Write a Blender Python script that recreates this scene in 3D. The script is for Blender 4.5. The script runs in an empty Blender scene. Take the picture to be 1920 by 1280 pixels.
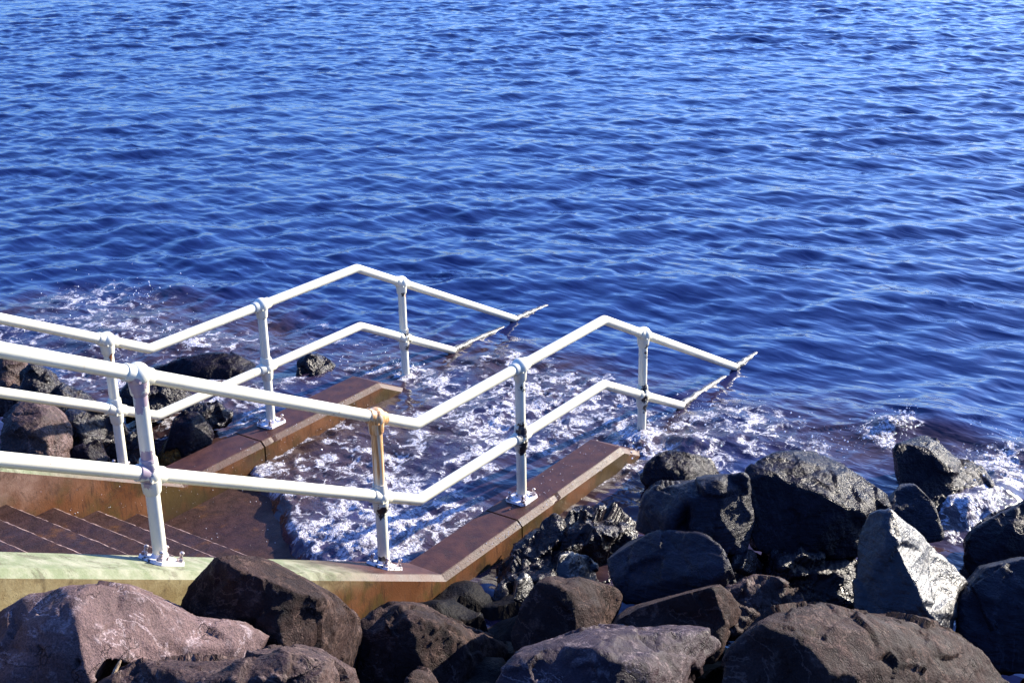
import bpy, bmesh, math, random
import numpy as np
from mathutils import Vector, Matrix
sc = bpy.context.scene
C = sc.collection
R = math.radians
random.seed(7)

# ---------------------------------------------------------------- camera, sky, sun, exposure
cd = bpy.data.cameras.new('camera'); cam = bpy.data.objects.new('camera', cd); C.objects.link(cam)
yaw, pitch, roll = 0.6132, 0.3605, -0.0182
Fw = Vector((math.cos(pitch)*math.cos(yaw), math.cos(pitch)*math.sin(yaw), -math.sin(pitch)))
Rt = Vector((math.sin(yaw), -math.cos(yaw), 0)); Up = Rt.cross(Fw)
r_ = math.cos(roll)*Rt + math.sin(roll)*Up; u_ = -math.sin(roll)*Rt + math.cos(roll)*Up
M = Matrix((r_, u_, -Fw)).transposed().to_4x4(); M.translation = Vector((-5.723, -4.760, 4.327))
cam.matrix_world = M
cd.sensor_width = 36; cd.lens = 46.64; cd.clip_start = .1; cd.clip_end = 6000
sc.camera = cam

SUN_AZ, SUN_EL = -19, 21          # degrees; azimuth from +x (towards +y)
world = bpy.data.worlds.new('World'); sc.world = world; world.use_nodes = True
wn = world.node_tree
sky = wn.nodes.new('ShaderNodeTexSky'); sky.sky_type = 'NISHITA'; sky.sun_disc = False
sky.sun_elevation = R(SUN_EL); sky.sun_rotation = R(90-SUN_AZ)
sky.air_density = 1.3; sky.dust_density = 0.9; sky.ozone_density = 6.0
tint = wn.nodes.new('ShaderNodeMix'); tint.data_type = 'RGBA'; tint.blend_type = 'MULTIPLY'; tint.inputs[0].default_value = 1
tint.inputs[7].default_value = (.64, .85, 1.45, 1)         # a clear, violet-blue sea-side sky
wn.links.new(sky.outputs[0], tint.inputs[6]); wn.links.new(tint.outputs[2], wn.nodes['Background'].inputs[0])
wn.nodes['Background'].inputs[1].default_value = 0.097
sd = bpy.data.lights.new('sun', 'SUN'); sd.energy = 5.0; sd.angle = R(.5); sd.color = (1, .91, .76)
so = bpy.data.objects.new('sun', sd); C.objects.link(so)
S = Vector((math.cos(R(SUN_EL))*math.cos(R(SUN_AZ)), math.cos(R(SUN_EL))*math.sin(R(SUN_AZ)), math.sin(R(SUN_EL))))
so.rotation_euler = S.to_track_quat('Z', 'Y').to_euler()
so.location = (10, -4, 8)
sc.view_settings.view_transform = 'Standard'; sc.view_settings.look = 'None'
sc.view_settings.gamma = 1; sc.view_settings.use_curve_mapping = False
sc.view_settings.exposure = 1.62

# ---------------------------------------------------------------- noise (numpy)
def _hash(ix, iy, iz, seed):
    h = (ix.astype(np.int64)*374761393 + iy.astype(np.int64)*668265263 + iz.astype(np.int64)*2147483647 + seed*974711) & 0xffffffff
    h = ((h ^ (h >> 13))*1274126177) & 0xffffffff
    h = ((h ^ (h >> 16))*2246822519) & 0xffffffff
    return ((h ^ (h >> 15)) & 0xffffff).astype(np.float64)/0xffffff
def vnoise(p, seed=0):
    i = np.floor(p); f = p-i; i = i.astype(np.int64); f = f*f*f*(f*(f*6-15)+10); out = 0
    for dx in (0, 1):
        for dy in (0, 1):
            for dz in (0, 1):
                w = (f[:,0] if dx else 1-f[:,0])*(f[:,1] if dy else 1-f[:,1])*(f[:,2] if dz else 1-f[:,2])
                out = out + w*_hash(i[:,0]+dx, i[:,1]+dy, i[:,2]+dz, seed)
    return out*2-1
def fbm(p, oct=4, seed=0, gain=.5):
    a, s, t = 1., 0., 0.
    for k in range(oct):
        s = s + a*vnoise(p*(2.03**k)+k*17.3, seed+k); t += a; a *= gain
    return s/t
def ridged(p, oct=3, seed=0):
    a, s, t = 1., 0., 0.
    for k in range(oct):
        s = s + a*(1-2*np.abs(vnoise(p*(2.1**k)+k*9.1, seed+k))); t += a; a *= .5
    return s/t
def worley(p, seed=0):
    """F1 distance and a random value of the nearest cell"""
    i = np.floor(p).astype(np.int64); f = p-i
    best = np.full(len(p), 9.); val = np.zeros(len(p)); off = np.zeros((len(p), 3))
    for dx in (-1, 0, 1):
        for dy in (-1, 0, 1):
            for dz in (-1, 0, 1):
                cx, cy, cz = i[:,0]+dx, i[:,1]+dy, i[:,2]+dz
                q = np.stack([dx+_hash(cx,cy,cz,seed)-f[:,0], dy+_hash(cx,cy,cz,seed+1)-f[:,1], dz+_hash(cx,cy,cz,seed+2)-f[:,2]], 1)
                d = (q*q).sum(1); m = d < best
                best[m] = d[m]; val[m] = _hash(cx,cy,cz,seed+3)[m]; off[m] = q[m]
    return np.sqrt(best), val, off

# ---------------------------------------------------------------- node helpers
class NT:
    def __init__(s, name):
        s.m = bpy.data.materials.new(name); s.m.use_nodes = True; s.t = s.m.node_tree
        s.b = s.t.nodes['Principled BSDF']; s.out = s.t.nodes['Material Output']
    def n(s, typ, **kw):
        o = s.t.nodes.new('ShaderNode'+typ)
        for k, v in kw.items():
            if k.startswith('i_'):
                key = k[2:]; key = int(key) if key.isdigit() else key.replace('_', ' ')
                s.set(o.inputs[key], v)
            else: setattr(o, k, v)
        return o
    def set(s, sock, v):
        if hasattr(v, 'is_linked') or isinstance(v, bpy.types.NodeSocket): s.t.links.new(v, sock)
        else:
            if isinstance(v, tuple) and len(v) == 3 and sock.type == 'RGBA': v = (*v, 1)
            sock.default_value = v
    def math(s, op, a, b=0., c=None, clamp=False):
        o = s.t.nodes.new('ShaderNodeMath'); o.operation = op; o.use_clamp = clamp
        s.set(o.inputs[0], a); s.set(o.inputs[1], b)
        if c is not None: s.set(o.inputs[2], c)
        return o.outputs[0]
    def mix(s, f, a, b):
        o = s.t.nodes.new('ShaderNodeMix'); o.data_type = 'RGBA'
        s.set(o.inputs[0], f); s.set(o.inputs[6], a); s.set(o.inputs[7], b); return o.outputs[2]
    def ramp(s, v, lo, hi, a=0., b=1.):
        o = s.t.nodes.new('ShaderNodeMapRange'); o.clamp = True; o.interpolation_type = 'SMOOTHSTEP'
        s.set(o.inputs[0], v); s.set(o.inputs[1], lo); s.set(o.inputs[2], hi); s.set(o.inputs[3], a); s.set(o.inputs[4], b)
        return o.outputs[0]
    def pos(s):
        return s.n('NewGeometry').outputs['Position']
    def mapv(s, v, scale=(1,1,1), rot=(0,0,0), loc=(0,0,0)):
        o = s.n('Mapping'); s.set(o.inputs[0], v); o.inputs[1].default_value = loc; o.inputs[2].default_value = rot; o.inputs[3].default_value = scale
        return o.outputs[0]
    def noise(s, v, scale, detail=4., rough=.55, dist=0.):
        o = s.n('TexNoise'); s.set(o.inputs['Vector'], v); o.inputs['Scale'].default_value = scale
        o.inputs['Detail'].default_value = detail; o.inputs['Roughness'].default_value = rough; o.inputs['Distortion'].default_value = dist
        return o.outputs[0]
    def vor(s, v, scale, feature='F1', out='Distance'):
        o = s.n('TexVoronoi', feature=feature); s.set(o.inputs['Vector'], v); o.inputs['Scale'].default_value = scale
        return o.outputs[out]
    def bump(s, h, dist, strength=1., normal=None):
        o = s.n('Bump'); s.set(o.inputs['Height'], h); o.inputs['Distance'].default_value = dist; o.inputs['Strength'].default_value = strength
        if normal is not None: s.set(o.inputs['Normal'], normal)
        return o.outputs[0]
    def sep(s, v):
        o = s.n('SeparateXYZ'); s.set(o.inputs[0], v); return o.outputs

# ---------------------------------------------------------------- object helpers
def link(name, me, mat=None, parent=None, loc=(0,0,0), label=None, cat=None, group=None, kind=None):
    o = bpy.data.objects.new(name, me); C.objects.link(o); o.location = loc
    if mat is not None and me is not None: me.materials.append(mat)
    if parent is not None: o.parent = parent
    if label: o['label'] = label
    if cat: o['category'] = cat
    if group: o['group'] = group
    if kind: o['kind'] = kind
    return o
def mesh_np(name, V, faces, smooth=True):
    me = bpy.data.meshes.new(name); me.from_pydata([tuple(v) for v in V], [], faces); me.update()
    if smooth: me.shade_smooth()
    return me
def grid_mesh(name, X, Y, Z, smooth=True):
    ny, nx = X.shape
    V = np.stack([X, Y, Z], -1).reshape(-1, 3).astype(np.float32)
    j, i = np.meshgrid(np.arange(nx-1), np.arange(ny-1)); a = (i*nx+j).ravel()
    Fc = np.stack([a, a+1, a+nx+1, a+nx], 1).astype(np.int32)
    me = bpy.data.meshes.new(name)
    me.vertices.add(len(V)); me.vertices.foreach_set('co', V.ravel())
    me.loops.add(Fc.size); me.loops.foreach_set('vertex_index', Fc.ravel())
    me.polygons.add(len(Fc)); me.polygons.foreach_set('loop_start', np.arange(0, Fc.size, 4, dtype=np.int32))
    me.polygons.foreach_set('loop_total', np.full(len(Fc), 4, dtype=np.int32))
    me.update(calc_edges=True)
    if smooth: me.shade_smooth()
    return me
def attr(me, name, arr):
    a = me.attributes.new(name, 'FLOAT', 'POINT'); a.data.foreach_set('value', np.asarray(arr, dtype=np.float32).ravel())

ZW = -0.17           # mean sea level
H, MID = 1.0, .483   # rail heights above the coping
SL, SL2 = .5066, .5  # slopes of the two flights
B2 = 2.229           # where the landing ends
WID = 2.415          # distance between the railings
# ---------------------------------------------------------------- materials
def mat_concrete(name, top=False):
    m = NT(name); P = m.pos(); s = m.sep(P)
    big = m.noise(P, 2.2, 5, .6); mid = m.noise(P, 9, 6, .65); fine = m.noise(P, 90, 3, .6)
    # dry towards the top of the flight (low x / high z), wet towards the sea
    dry = m.ramp(m.math('ADD', s[2], m.math('MULTIPLY', big, .5)), .48, .95)
    if top:
        drycol = m.mix(m.ramp(mid, .35, .7), (.17, .20, .11), (.31, .31, .22))
        wetcol = m.mix(m.ramp(mid, .3, .7), (.040, .015, .011), (.085, .034, .023))
    else:
        drycol = m.mix(m.ramp(mid, .35, .7), (.24, .18, .08), (.36, .30, .15))
        drycol = m.mix(m.ramp(s[1], .5, 1.5), drycol, m.mix(m.ramp(mid, .35, .65), (.15, .08, .055), (.27, .17, .125)))
        wetcol = m.mix(m.ramp(big, .35, .65), (.12, .045, .016), (.19, .080, .034))
        alg = m.ramp(m.noise(P, 3.1, 5, .6), .45, .62)
        wetcol = m.mix(m.math('MULTIPLY', alg, .8), wetcol, (.065, .050, .014))
        streak = m.math('MULTIPLY', m.ramp(m.noise(m.mapv(P, (48, 48, 5)), 1.0, 6, .75, .6), .50, .66), m.ramp(m.noise(P, 2.7, 3), .34, .50))
        wetcol = m.mix(m.math('MULTIPLY', streak, .75), wetcol, (.045, .022, .014))
        low = m.ramp(m.math('ADD', s[2], m.math('MULTIPLY', big, .25)), -.22, .12)
        wetcol = m.mix(low, (.035, .026, .012), wetcol)
    col = m.mix(dry, wetcol, drycol)
    blotch = m.ramp(m.noise(P, 6.5, 8, .75, .6), .52, .62)
    col = m.mix(m.math('MULTIPLY', blotch, .45), col, (.035, .018, .012))
    ce = m.vor(m.mapv(P, (1.2, 1, 1)), 1.7, 'DISTANCE_TO_EDGE')
    spots = m.ramp(m.vor(P, 55), .0, .16)
    col = m.mix(m.math('MULTIPLY', m.math('SUBTRACT', 1., spots), .55), col, (.05, .03, .022))
    col = m.mix(m.math('MULTIPLY', fine, .35), col, (.02, .012, .01))
    m.set(m.b.inputs['Base Color'], col)
    m.b.inputs['Specular IOR Level'].default_value = .15
    rough = m.ramp(dry, 0, 1, .5 if top else .42, .85)
    m.set(m.b.inputs['Roughness'], m.math('ADD', rough, m.math('MULTIPLY', m.math('SUBTRACT', mid, .5), .25)))
    h = m.math('ADD', m.math('MULTIPLY', mid, .5), m.math('MULTIPLY', fine, .35))
    drop = m.ramp(m.vor(P, 120), .28, .0)
    dm = m.ramp(m.noise(P, 7, 3), .5, .68)
    nb = m.bump(h, .006, .7)
    nb = m.bump(m.math('MULTIPLY', drop, dm), .006, .9, nb)
    m.set(m.b.inputs['Normal'], nb)
    return m.m
M_COP = mat_concrete('coping_concrete', True)
M_WALL = mat_concrete('wall_concrete', False)

def mat_step():
    m = NT('step_concrete'); P = m.pos(); s = m.sep(P)
    big = m.noise(P, 3.0, 5, .6); mid = m.noise(P, 14, 6, .7); fine = m.noise(P, 110, 3, .7)
    col = m.mix(m.ramp(mid, .3, .7), (.026, .012, .010), (.062, .029, .023))
    col = m.mix(m.ramp(m.noise(P, 4.5, 4, .6), .55, .7), col, (.12, .05, .016))
    col = m.mix(m.ramp(fine, .35, .7), m.mix(.35, col, (.01, .006, .006)), col)
    m.b.inputs['Specular IOR Level'].default_value = .15
    m.set(m.b.inputs['Base Color'], col)
    m.set(m.b.inputs['Roughness'], m.ramp(big, .3, .7, .35, .7))
    m.set(m.b.inputs['Normal'], m.bump(m.math('ADD', mid, m.math('MULTIPLY', fine, .6)), .006, .9))
    return m.m
M_STEP = mat_step()
def mat_lit_edge():  # paler step nosing: the sunlit edge line put into the colour
    m = NT('sunlit_step_edge'); P = m.pos(); n = m.noise(P, 40, 5, .7)
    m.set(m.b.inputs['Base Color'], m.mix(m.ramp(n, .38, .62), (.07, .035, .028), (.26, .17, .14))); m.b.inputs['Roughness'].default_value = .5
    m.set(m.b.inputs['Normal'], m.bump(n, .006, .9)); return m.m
M_LIT_EDGE = mat_lit_edge()

def mat_paint(name, black=(), grey=(), rust=(), streak=None, crust=False):
    """white gloss paint; chips are (x, y, z, radius) in the world"""
    m = NT(name); P = m.pos()
    n1 = m.noise(P, 3, 4, .6); n2 = m.noise(P, 22, 5, .65); n3 = m.noise(P, 45, 5, .7)
    col = m.mix(m.ramp(n1, .35, .7), (.72, .69, .53), (.64, .61, .46))
    col = m.mix(m.ramp(n2, .66, .78, 0, .5), col, (.55, .47, .36))
    rough = .38
    wob = m.math('MULTIPLY', m.math('SUBTRACT', n3, .5), .10)
    chip = None
    def field(spots):
        f = None
        for (x, y, z, r) in spots:
            d = m.n('VectorMath', operation='DISTANCE'); m.set(d.inputs[0], P); d.inputs[1].default_value = (x, y, z)
            v = m.math('SUBTRACT', m.math('ADD', d.outputs['Value'], wob), r)
            f = v if f is None else m.math('MINIMUM', f, v)
        return f
    hgt = 1.0
    for spots, c in ((rust, (.33, .10, .025)), (grey, (.34, .26, .28)), (black, (.02, .016, .02))):
        if not spots: continue
        f = field(spots); k = m.ramp(f, .003, -.003)
        col = m.mix(k, col, c); hgt = m.math('SUBTRACT', hgt, m.math('MULTIPLY', k, .8))
    pit = m.math('MULTIPLY', m.ramp(m.vor(P, 26), .13, .09), m.ramp(m.noise(P, 6, 3), .56, .62))
    col = m.mix(pit, col, (.20, .09, .05)); hgt = m.math('SUBTRACT', hgt, pit)
    run = m.math('MULTIPLY', m.ramp(m.noise(m.mapv(P, (55, 55, 4)), 1, 4, .6), .58, .70), m.ramp(n1, .48, .60))
    col = m.mix(m.math('MULTIPLY', run, .35), col, (.52, .36, .18))
    if streak:
        x, y, z0, z1 = streak; s = m.sep(P)
        sn = m.noise(m.mapv(P, (60, 60, 2.5)), 1, 4, .6)
        a = m.math('MULTIPLY', m.ramp(s[2], z0-.04, z0+.16), m.ramp(sn, .36, .52))
        col = m.mix(m.math('MULTIPLY', a, 1.0, clamp=True), col, m.mix(m.ramp(sn, .50, .64), (.55, .27, .08), (.22, .055, .012)))
        col = m.mix(m.math('MULTIPLY', m.ramp(s[2], z0, z0+.25), .3), col, (.62, .40, .18))
    m.set(m.b.inputs['Base Color'], col); m.b.inputs['Roughness'].default_value = rough
    m.set(m.b.inputs['Normal'], m.bump(m.math('ADD', hgt, m.math('MULTIPLY', n2, .12)), .0025, .6))
    return m.m

def mat_metal():
    m = NT('galvanised_bolt'); P = m.pos(); n = m.noise(P, 60, 4)
    m.set(m.b.inputs['Base Color'], m.mix(m.ramp(n, .4, .65), (.55, .5, .5), (.25, .14, .10)))
    m.b.inputs['Metallic'].default_value = .5; m.b.inputs['Roughness'].default_value = .35
    return m.m
M_BOLT = mat_metal()

def mat_plate():
    m = NT('plate_paint'); P = m.pos(); n = m.noise(P, 30, 5, .7)
    k = m.ramp(n, .56, .60)
    m.set(m.b.inputs['Base Color'], m.mix(k, (.72, .68, .66), (.05, .025, .03)))
    m.b.inputs['Roughness'].default_value = .45
    m.set(m.b.inputs['Normal'], m.bump(m.math('SUBTRACT', 1., k), .004, .8))
    return m.m
M_PLATE = mat_plate()

def mat_crust():
    m = NT('algae_crusted_refracted_pipe'); P = m.pos(); n = m.noise(P, 25, 6, .7)
    m.set(m.b.inputs['Base Color'], m.mix(m.ramp(n, .4, .62), (.05, .043, .035), (.20, .19, .15)))
    m.b.inputs['Roughness'].default_value = .4
    m.set(m.b.inputs['Normal'], m.bump(n, .008, 1.))
    return m.m
M_CRUST = mat_crust()

def mat_rock(name, c0, c1, c2, rough=.7, rvar=.15, bump=.02, grain=90, sparkle=0., strata=0., spec=.10, coat=.5):
    c0, c1, c2 = [tuple(v*.78 for v in c) for c in (c0, c1, c2)]
    m = NT(name); P = m.n('TexCoord').outputs['Object']
    big = m.noise(P, 2.6, 6, .6, .4); mid = m.noise(P, 11, 7, .68, .3); fine = m.noise(P, grain, 4, .65)
    col = m.mix(m.ramp(big, .36, .64), c0, c1)
    col = m.mix(m.ramp(mid, .52, .72), col, c2)
    col = m.mix(m.ramp(m.noise(P, 5.5, 8, .74, .8), .56, .70, 0., .7), col, tuple(v*.35 for v in c0))
    vein = m.math('ABSOLUTE', m.math('SUBTRACT', m.noise(P, 2.1, 6, .66, .7), .5))
    col = m.mix(m.math('MULTIPLY', m.ramp(vein, .012, .0), .55), col, tuple(min(1, v*1.6) for v in c2))
    col = m.mix(m.ramp(fine, .38, .62, .45, 0.), col, (.008, .006, .007))
    wv_ = m.n('VectorMath', operation='ADD'); m.set(wv_.inputs[0], P); m.set(wv_.inputs[1], m.n('TexNoise', i_Vector=P, i_Scale=6.0, i_Detail=5.0).outputs['Color'])
    crack = m.ramp(m.vor(m.mapv(wv_.outputs[0], (1, 1, 1)), 2.6, 'DISTANCE_TO_EDGE'), .0, .030)
    ck = m.math('MULTIPLY', m.math('SUBTRACT', 1., crack), m.ramp(m.noise(P, 3, 2), .5, .6))
    col = m.mix(m.math('MULTIPLY', ck, .6), col, (.006, .004, .004))
    m.set(m.b.inputs['Base Color'], col)
    m.set(m.b.inputs['Roughness'], m.ramp(mid, .3, .7, rough-rvar, rough+rvar))
    m.b.inputs['Specular IOR Level'].default_value = spec
    h = m.math('ADD', m.math('MULTIPLY', mid, .8), m.math('MULTIPLY', big, .6))
    if strata:
        st = m.noise(m.mapv(P, (3, 5, 34), (.5, .35, .7)), 1.3, 5, .65, .6)
        h = m.math('ADD', h, m.math('MULTIPLY', st, strata))
    nb = m.bump(h, bump, .9)
    nb = m.bump(m.math('ADD', fine, m.math('MULTIPLY', ck, -1.)), bump*.22, .9, nb)
    if sparkle:
        sp = m.vor(m.mapv(P, (1, 1, 1)), 42, 'SMOOTH_F1'); sp2 = m.noise(P, 60, 3, .6)
        nb = m.bump(m.math('ADD', sp, m.math('MULTIPLY', sp2, .6)), .012*sparkle, 1., nb)
    if name.startswith('wet') or name.startswith('slate'):
        m.b.inputs['Coat Weight'].default_value = 0; m.b.inputs['Coat Roughness'].default_value = .16; m.set(m.b.inputs['Coat Normal'], nb)
    m.set(m.b.inputs['Normal'], nb)
    return m.m
ROCKM = {
 'dry':   mat_rock('pale_basalt', (.13,.080,.076), (.22,.140,.132), (.38,.30,.30), .75, .1, .026, 120, spec=.15),
 'brown': mat_rock('brown_basalt', (.028,.015,.013), (.056,.030,.025), (.14,.088,.070), .72, .12, .038, 110, spec=.1),
 'grain': mat_rock('granular_basalt', (.05,.028,.026), (.10,.06,.052), (.2,.14,.12), .6, .2, .035, 70, sparkle=.7),
 'purple':mat_rock('purple_basalt', (.04,.025,.032), (.07,.045,.054), (.22,.17,.17), .55, .15, .022, 110),
 'brownwet': mat_rock('damp_brown_basalt', (.065,.04,.036), (.13,.08,.07), (.22,.15,.14), .45, .15, .025, 60, sparkle=.6),
 'slate': mat_rock('slate_blue_basalt', (.014,.013,.021), (.024,.022,.033), (.038,.034,.046), .40, .1, .018, 80, strata=1.6),
 'wet':   mat_rock('wet_black_basalt', (.008,.005,.009), (.013,.009,.014), (.022,.015,.022), .24, .08, .02, 60, strata=.6, sparkle=.3, spec=.07),
 'wetrough': mat_rock('wet_rough_basalt', (.007,.004,.007), (.015,.009,.012), (.03,.018,.022), .30, .1, .03, 50, sparkle=.8, spec=.22),
 'wetsmooth': mat_rock('wet_smooth_basalt', (.014,.013,.016), (.020,.019,.023), (.045,.043,.045), .31, .05, .014, 90, strata=.6, spec=.34, sparkle=.2),
 'weed':  mat_rock('weedy_rock', (.20,.085,.012), (.09,.04,.01), (.30,.16,.03), .35, .1, .03, 50, sparkle=1.0),
}

def mat_water():
    m = NT('sea_water'); P = m.pos()
    A = lambda n: m.n('Attribute', attribute_name=n).outputs['Fac']
    foam, shallow = A('foam'), A('shallow')
    # ripples: crests lie across the view towards the sea
    ang = R(35)
    def rip(scale, st, detail, dist=.4, a=0.):
        return m.noise(m.mapv(P, (1., st, 1.), (0, 0, -(ang+a))), scale, detail, .6, dist)
    r1 = rip(2.6, .35, 1.5, .5); r2 = rip(7, .42, 1, .6, .5); r3 = rip(17, .5, 1, .4, -.4)
    h = m.math('ADD', m.math('MULTIPLY', r1, 1.), m.math('ADD', m.math('MULTIPLY', r2, .26), m.math('MULTIPLY', r3, m.math('MULTIPLY', m.ramp(shallow, .0, .5, .25, 1.), .14))))
    nb = m.bump(h, .046, 1.)
    col = m.mix(m.ramp(shallow, .0, 1.), (.0060, .0130, .066), (.042, .023, .022))
    m.set(m.b.inputs['Base Color'], col)
    m.b.inputs['Roughness'].default_value = .07; m.b.inputs['IOR'].default_value = 1.333
    # lacy foam
    w = m.n('VectorMath', operation='ADD'); nz = m.n('TexNoise'); m.set(nz.inputs['Vector'], P); nz.inputs['Scale'].default_value = 4.5; nz.inputs['Detail'].default_value = 4
    sc_ = m.n('VectorMath', operation='SCALE'); m.set(sc_.inputs[0], nz.outputs['Color']); sc_.inputs['Scale'].default_value = .20
    m.set(w.inputs[0], P); m.set(w.inputs[1], sc_.outputs[0]); WP = w.outputs[0]
    e1 = m.vor(m.mapv(WP, (1, 1, 0)), 6.5, 'DISTANCE_TO_EDGE'); e2 = m.vor(m.mapv(WP, (1, 1, 0)), 17, 'DISTANCE_TO_EDGE')
    fp = m.noise(P, 38, 5, .7); fb = m.noise(P, 5.5, 6, .68)
    den = m.math('ADD', foam, m.math('MULTIPLY', m.math('SUBTRACT', fb, .5), 1.5))
    l1 = m.ramp(m.math('SUBTRACT', e1, m.math('MULTIPLY', den, .095)), .02, -.02)
    l2 = m.ramp(m.math('SUBTRACT', e2, m.math('MULTIPLY', m.math('SUBTRACT', den, .5), .16)), .02, -.03)
    solid = m.ramp(m.math('ADD', den, m.math('MULTIPLY', m.math('SUBTRACT', fp, .5), .9)), 1.12, 1.4)
    c1 = m.math('ABSOLUTE', m.math('SUBTRACT', m.noise(m.mapv(WP, (1, 1, 0)), 3.4, 5, .6, .5), .5))
    c2 = m.math('ABSOLUTE', m.math('SUBTRACT', m.noise(m.mapv(WP, (1, 1, 0), loc=(5, 3, 0)), 8.0, 4, .6, .4), .5))
    l3 = m.ramp(m.math('SUBTRACT', c1, m.math('MULTIPLY', den, .030)), .008, -.010)
    l4 = m.ramp(m.math('SUBTRACT', c2, m.math('MULTIPLY', m.math('SUBTRACT', den, .3), .035)), .008, -.012)
    brk = m.ramp(m.noise(P, 3.1, 4, .65), .44, .58)
    brk2 = m.ramp(m.noise(m.mapv(P, loc=(3, 7, 1)), 4.2, 4, .65), .45, .56)
    blot = m.ramp(m.math('ADD', m.noise(m.mapv(WP, (1, 1, 0)), 10, 6, .72), m.math('MULTIPLY', den, .16)), .74, .80)
    s1 = m.vor(m.mapv(WP, (1, 1, 0)), 8.5, 'SMOOTH_F1'); s2 = m.vor(m.mapv(WP, (1, 1, 0), loc=(2, 9, 0)), 21, 'SMOOTH_F1')
    hol = m.ramp(m.math('ADD', m.math('ADD', s1, m.math('MULTIPLY', s2, .45)), m.math('MULTIPLY', den, .30)), .82, .98)
    hol2 = m.ramp(m.math('ADD', s2, m.math('MULTIPLY', den, .18)), .66, .80)
    lace = m.math('MAXIMUM', m.math('MAXIMUM', hol, m.math('MULTIPLY', hol2, brk)), m.math('MAXIMUM', m.math('MULTIPLY', m.math('MULTIPLY', l3, brk2), .9), blot))
    lace = m.math('MULTIPLY', lace, m.ramp(den, .18, .42))
    lace = m.math('MULTIPLY', lace, m.ramp(fp, .30, .60, .25, 1.))
    f = m.math('MULTIPLY', m.math('MAXIMUM', lace, solid), m.ramp(foam, .03, .2), clamp=True)
    milk = m.math('MULTIPLY', m.ramp(den, .4, 1.3), .30)
    m.set(m.b.inputs['Base Color'], m.mix(milk, col, (.20, .15, .16)))
    m.set(m.b.inputs['Normal'], m.bump(m.math('MULTIPLY', m.math('ADD', f, m.math('MULTIPLY', fp, .8)), m.ramp(foam, .05, .6)), .012, .8, nb))
    fo = m.n('BsdfPrincipled'); fo.inputs['Roughness'].default_value = .5
    bub = m.vor(P, 85, 'SMOOTH_F1')
    m.set(fo.inputs['Base Color'], m.mix(m.ramp(fp, .35, .65), (.26, .24, .28), (.66, .65, .69)))
    m.set(fo.inputs['Normal'], m.bump(m.math('ADD', fp, m.math('MULTIPLY', bub, .5)), .02, 1.))
    mx = m.n('MixShader'); m.set(mx.inputs[0], f); m.set(mx.inputs[1], m.b.outputs[0]); m.set(mx.inputs[2], fo.outputs[0])
    m.set(m.out.inputs['Surface'], mx.outputs[0])
    return m.m
M_SEA = mat_water()
def mat_simple(name, c0, c1, scale, rough):
    m = NT(name); P = m.pos(); n = m.noise(P, scale, 6, .65)
    m.set(m.b.inputs['Base Color'], m.mix(m.ramp(n, .35, .65), c0, c1)); m.b.inputs['Roughness'].default_value = rough; m.b.inputs['Specular IOR Level'].default_value = .06
    m.set(m.b.inputs['Normal'], m.bump(n, .04, .9)); return m.m
M_BED = mat_simple('dark_rubble', (.003,.0025,.003), (.007,.005,.005), 9, .6)  # near-black rubble: shade in the gaps between rocks put into the colour
M_TWIG = mat_simple('bleached_twig', (.30,.20,.12), (.55,.42,.28), 60, .7)
def mat_drop():
    m = NT('spray'); m.b.inputs['Base Color'].default_value = (.85,.85,.88,1); m.b.inputs['Roughness'].default_value = .08
    return m.m
M_DROP = mat_drop()

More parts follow.
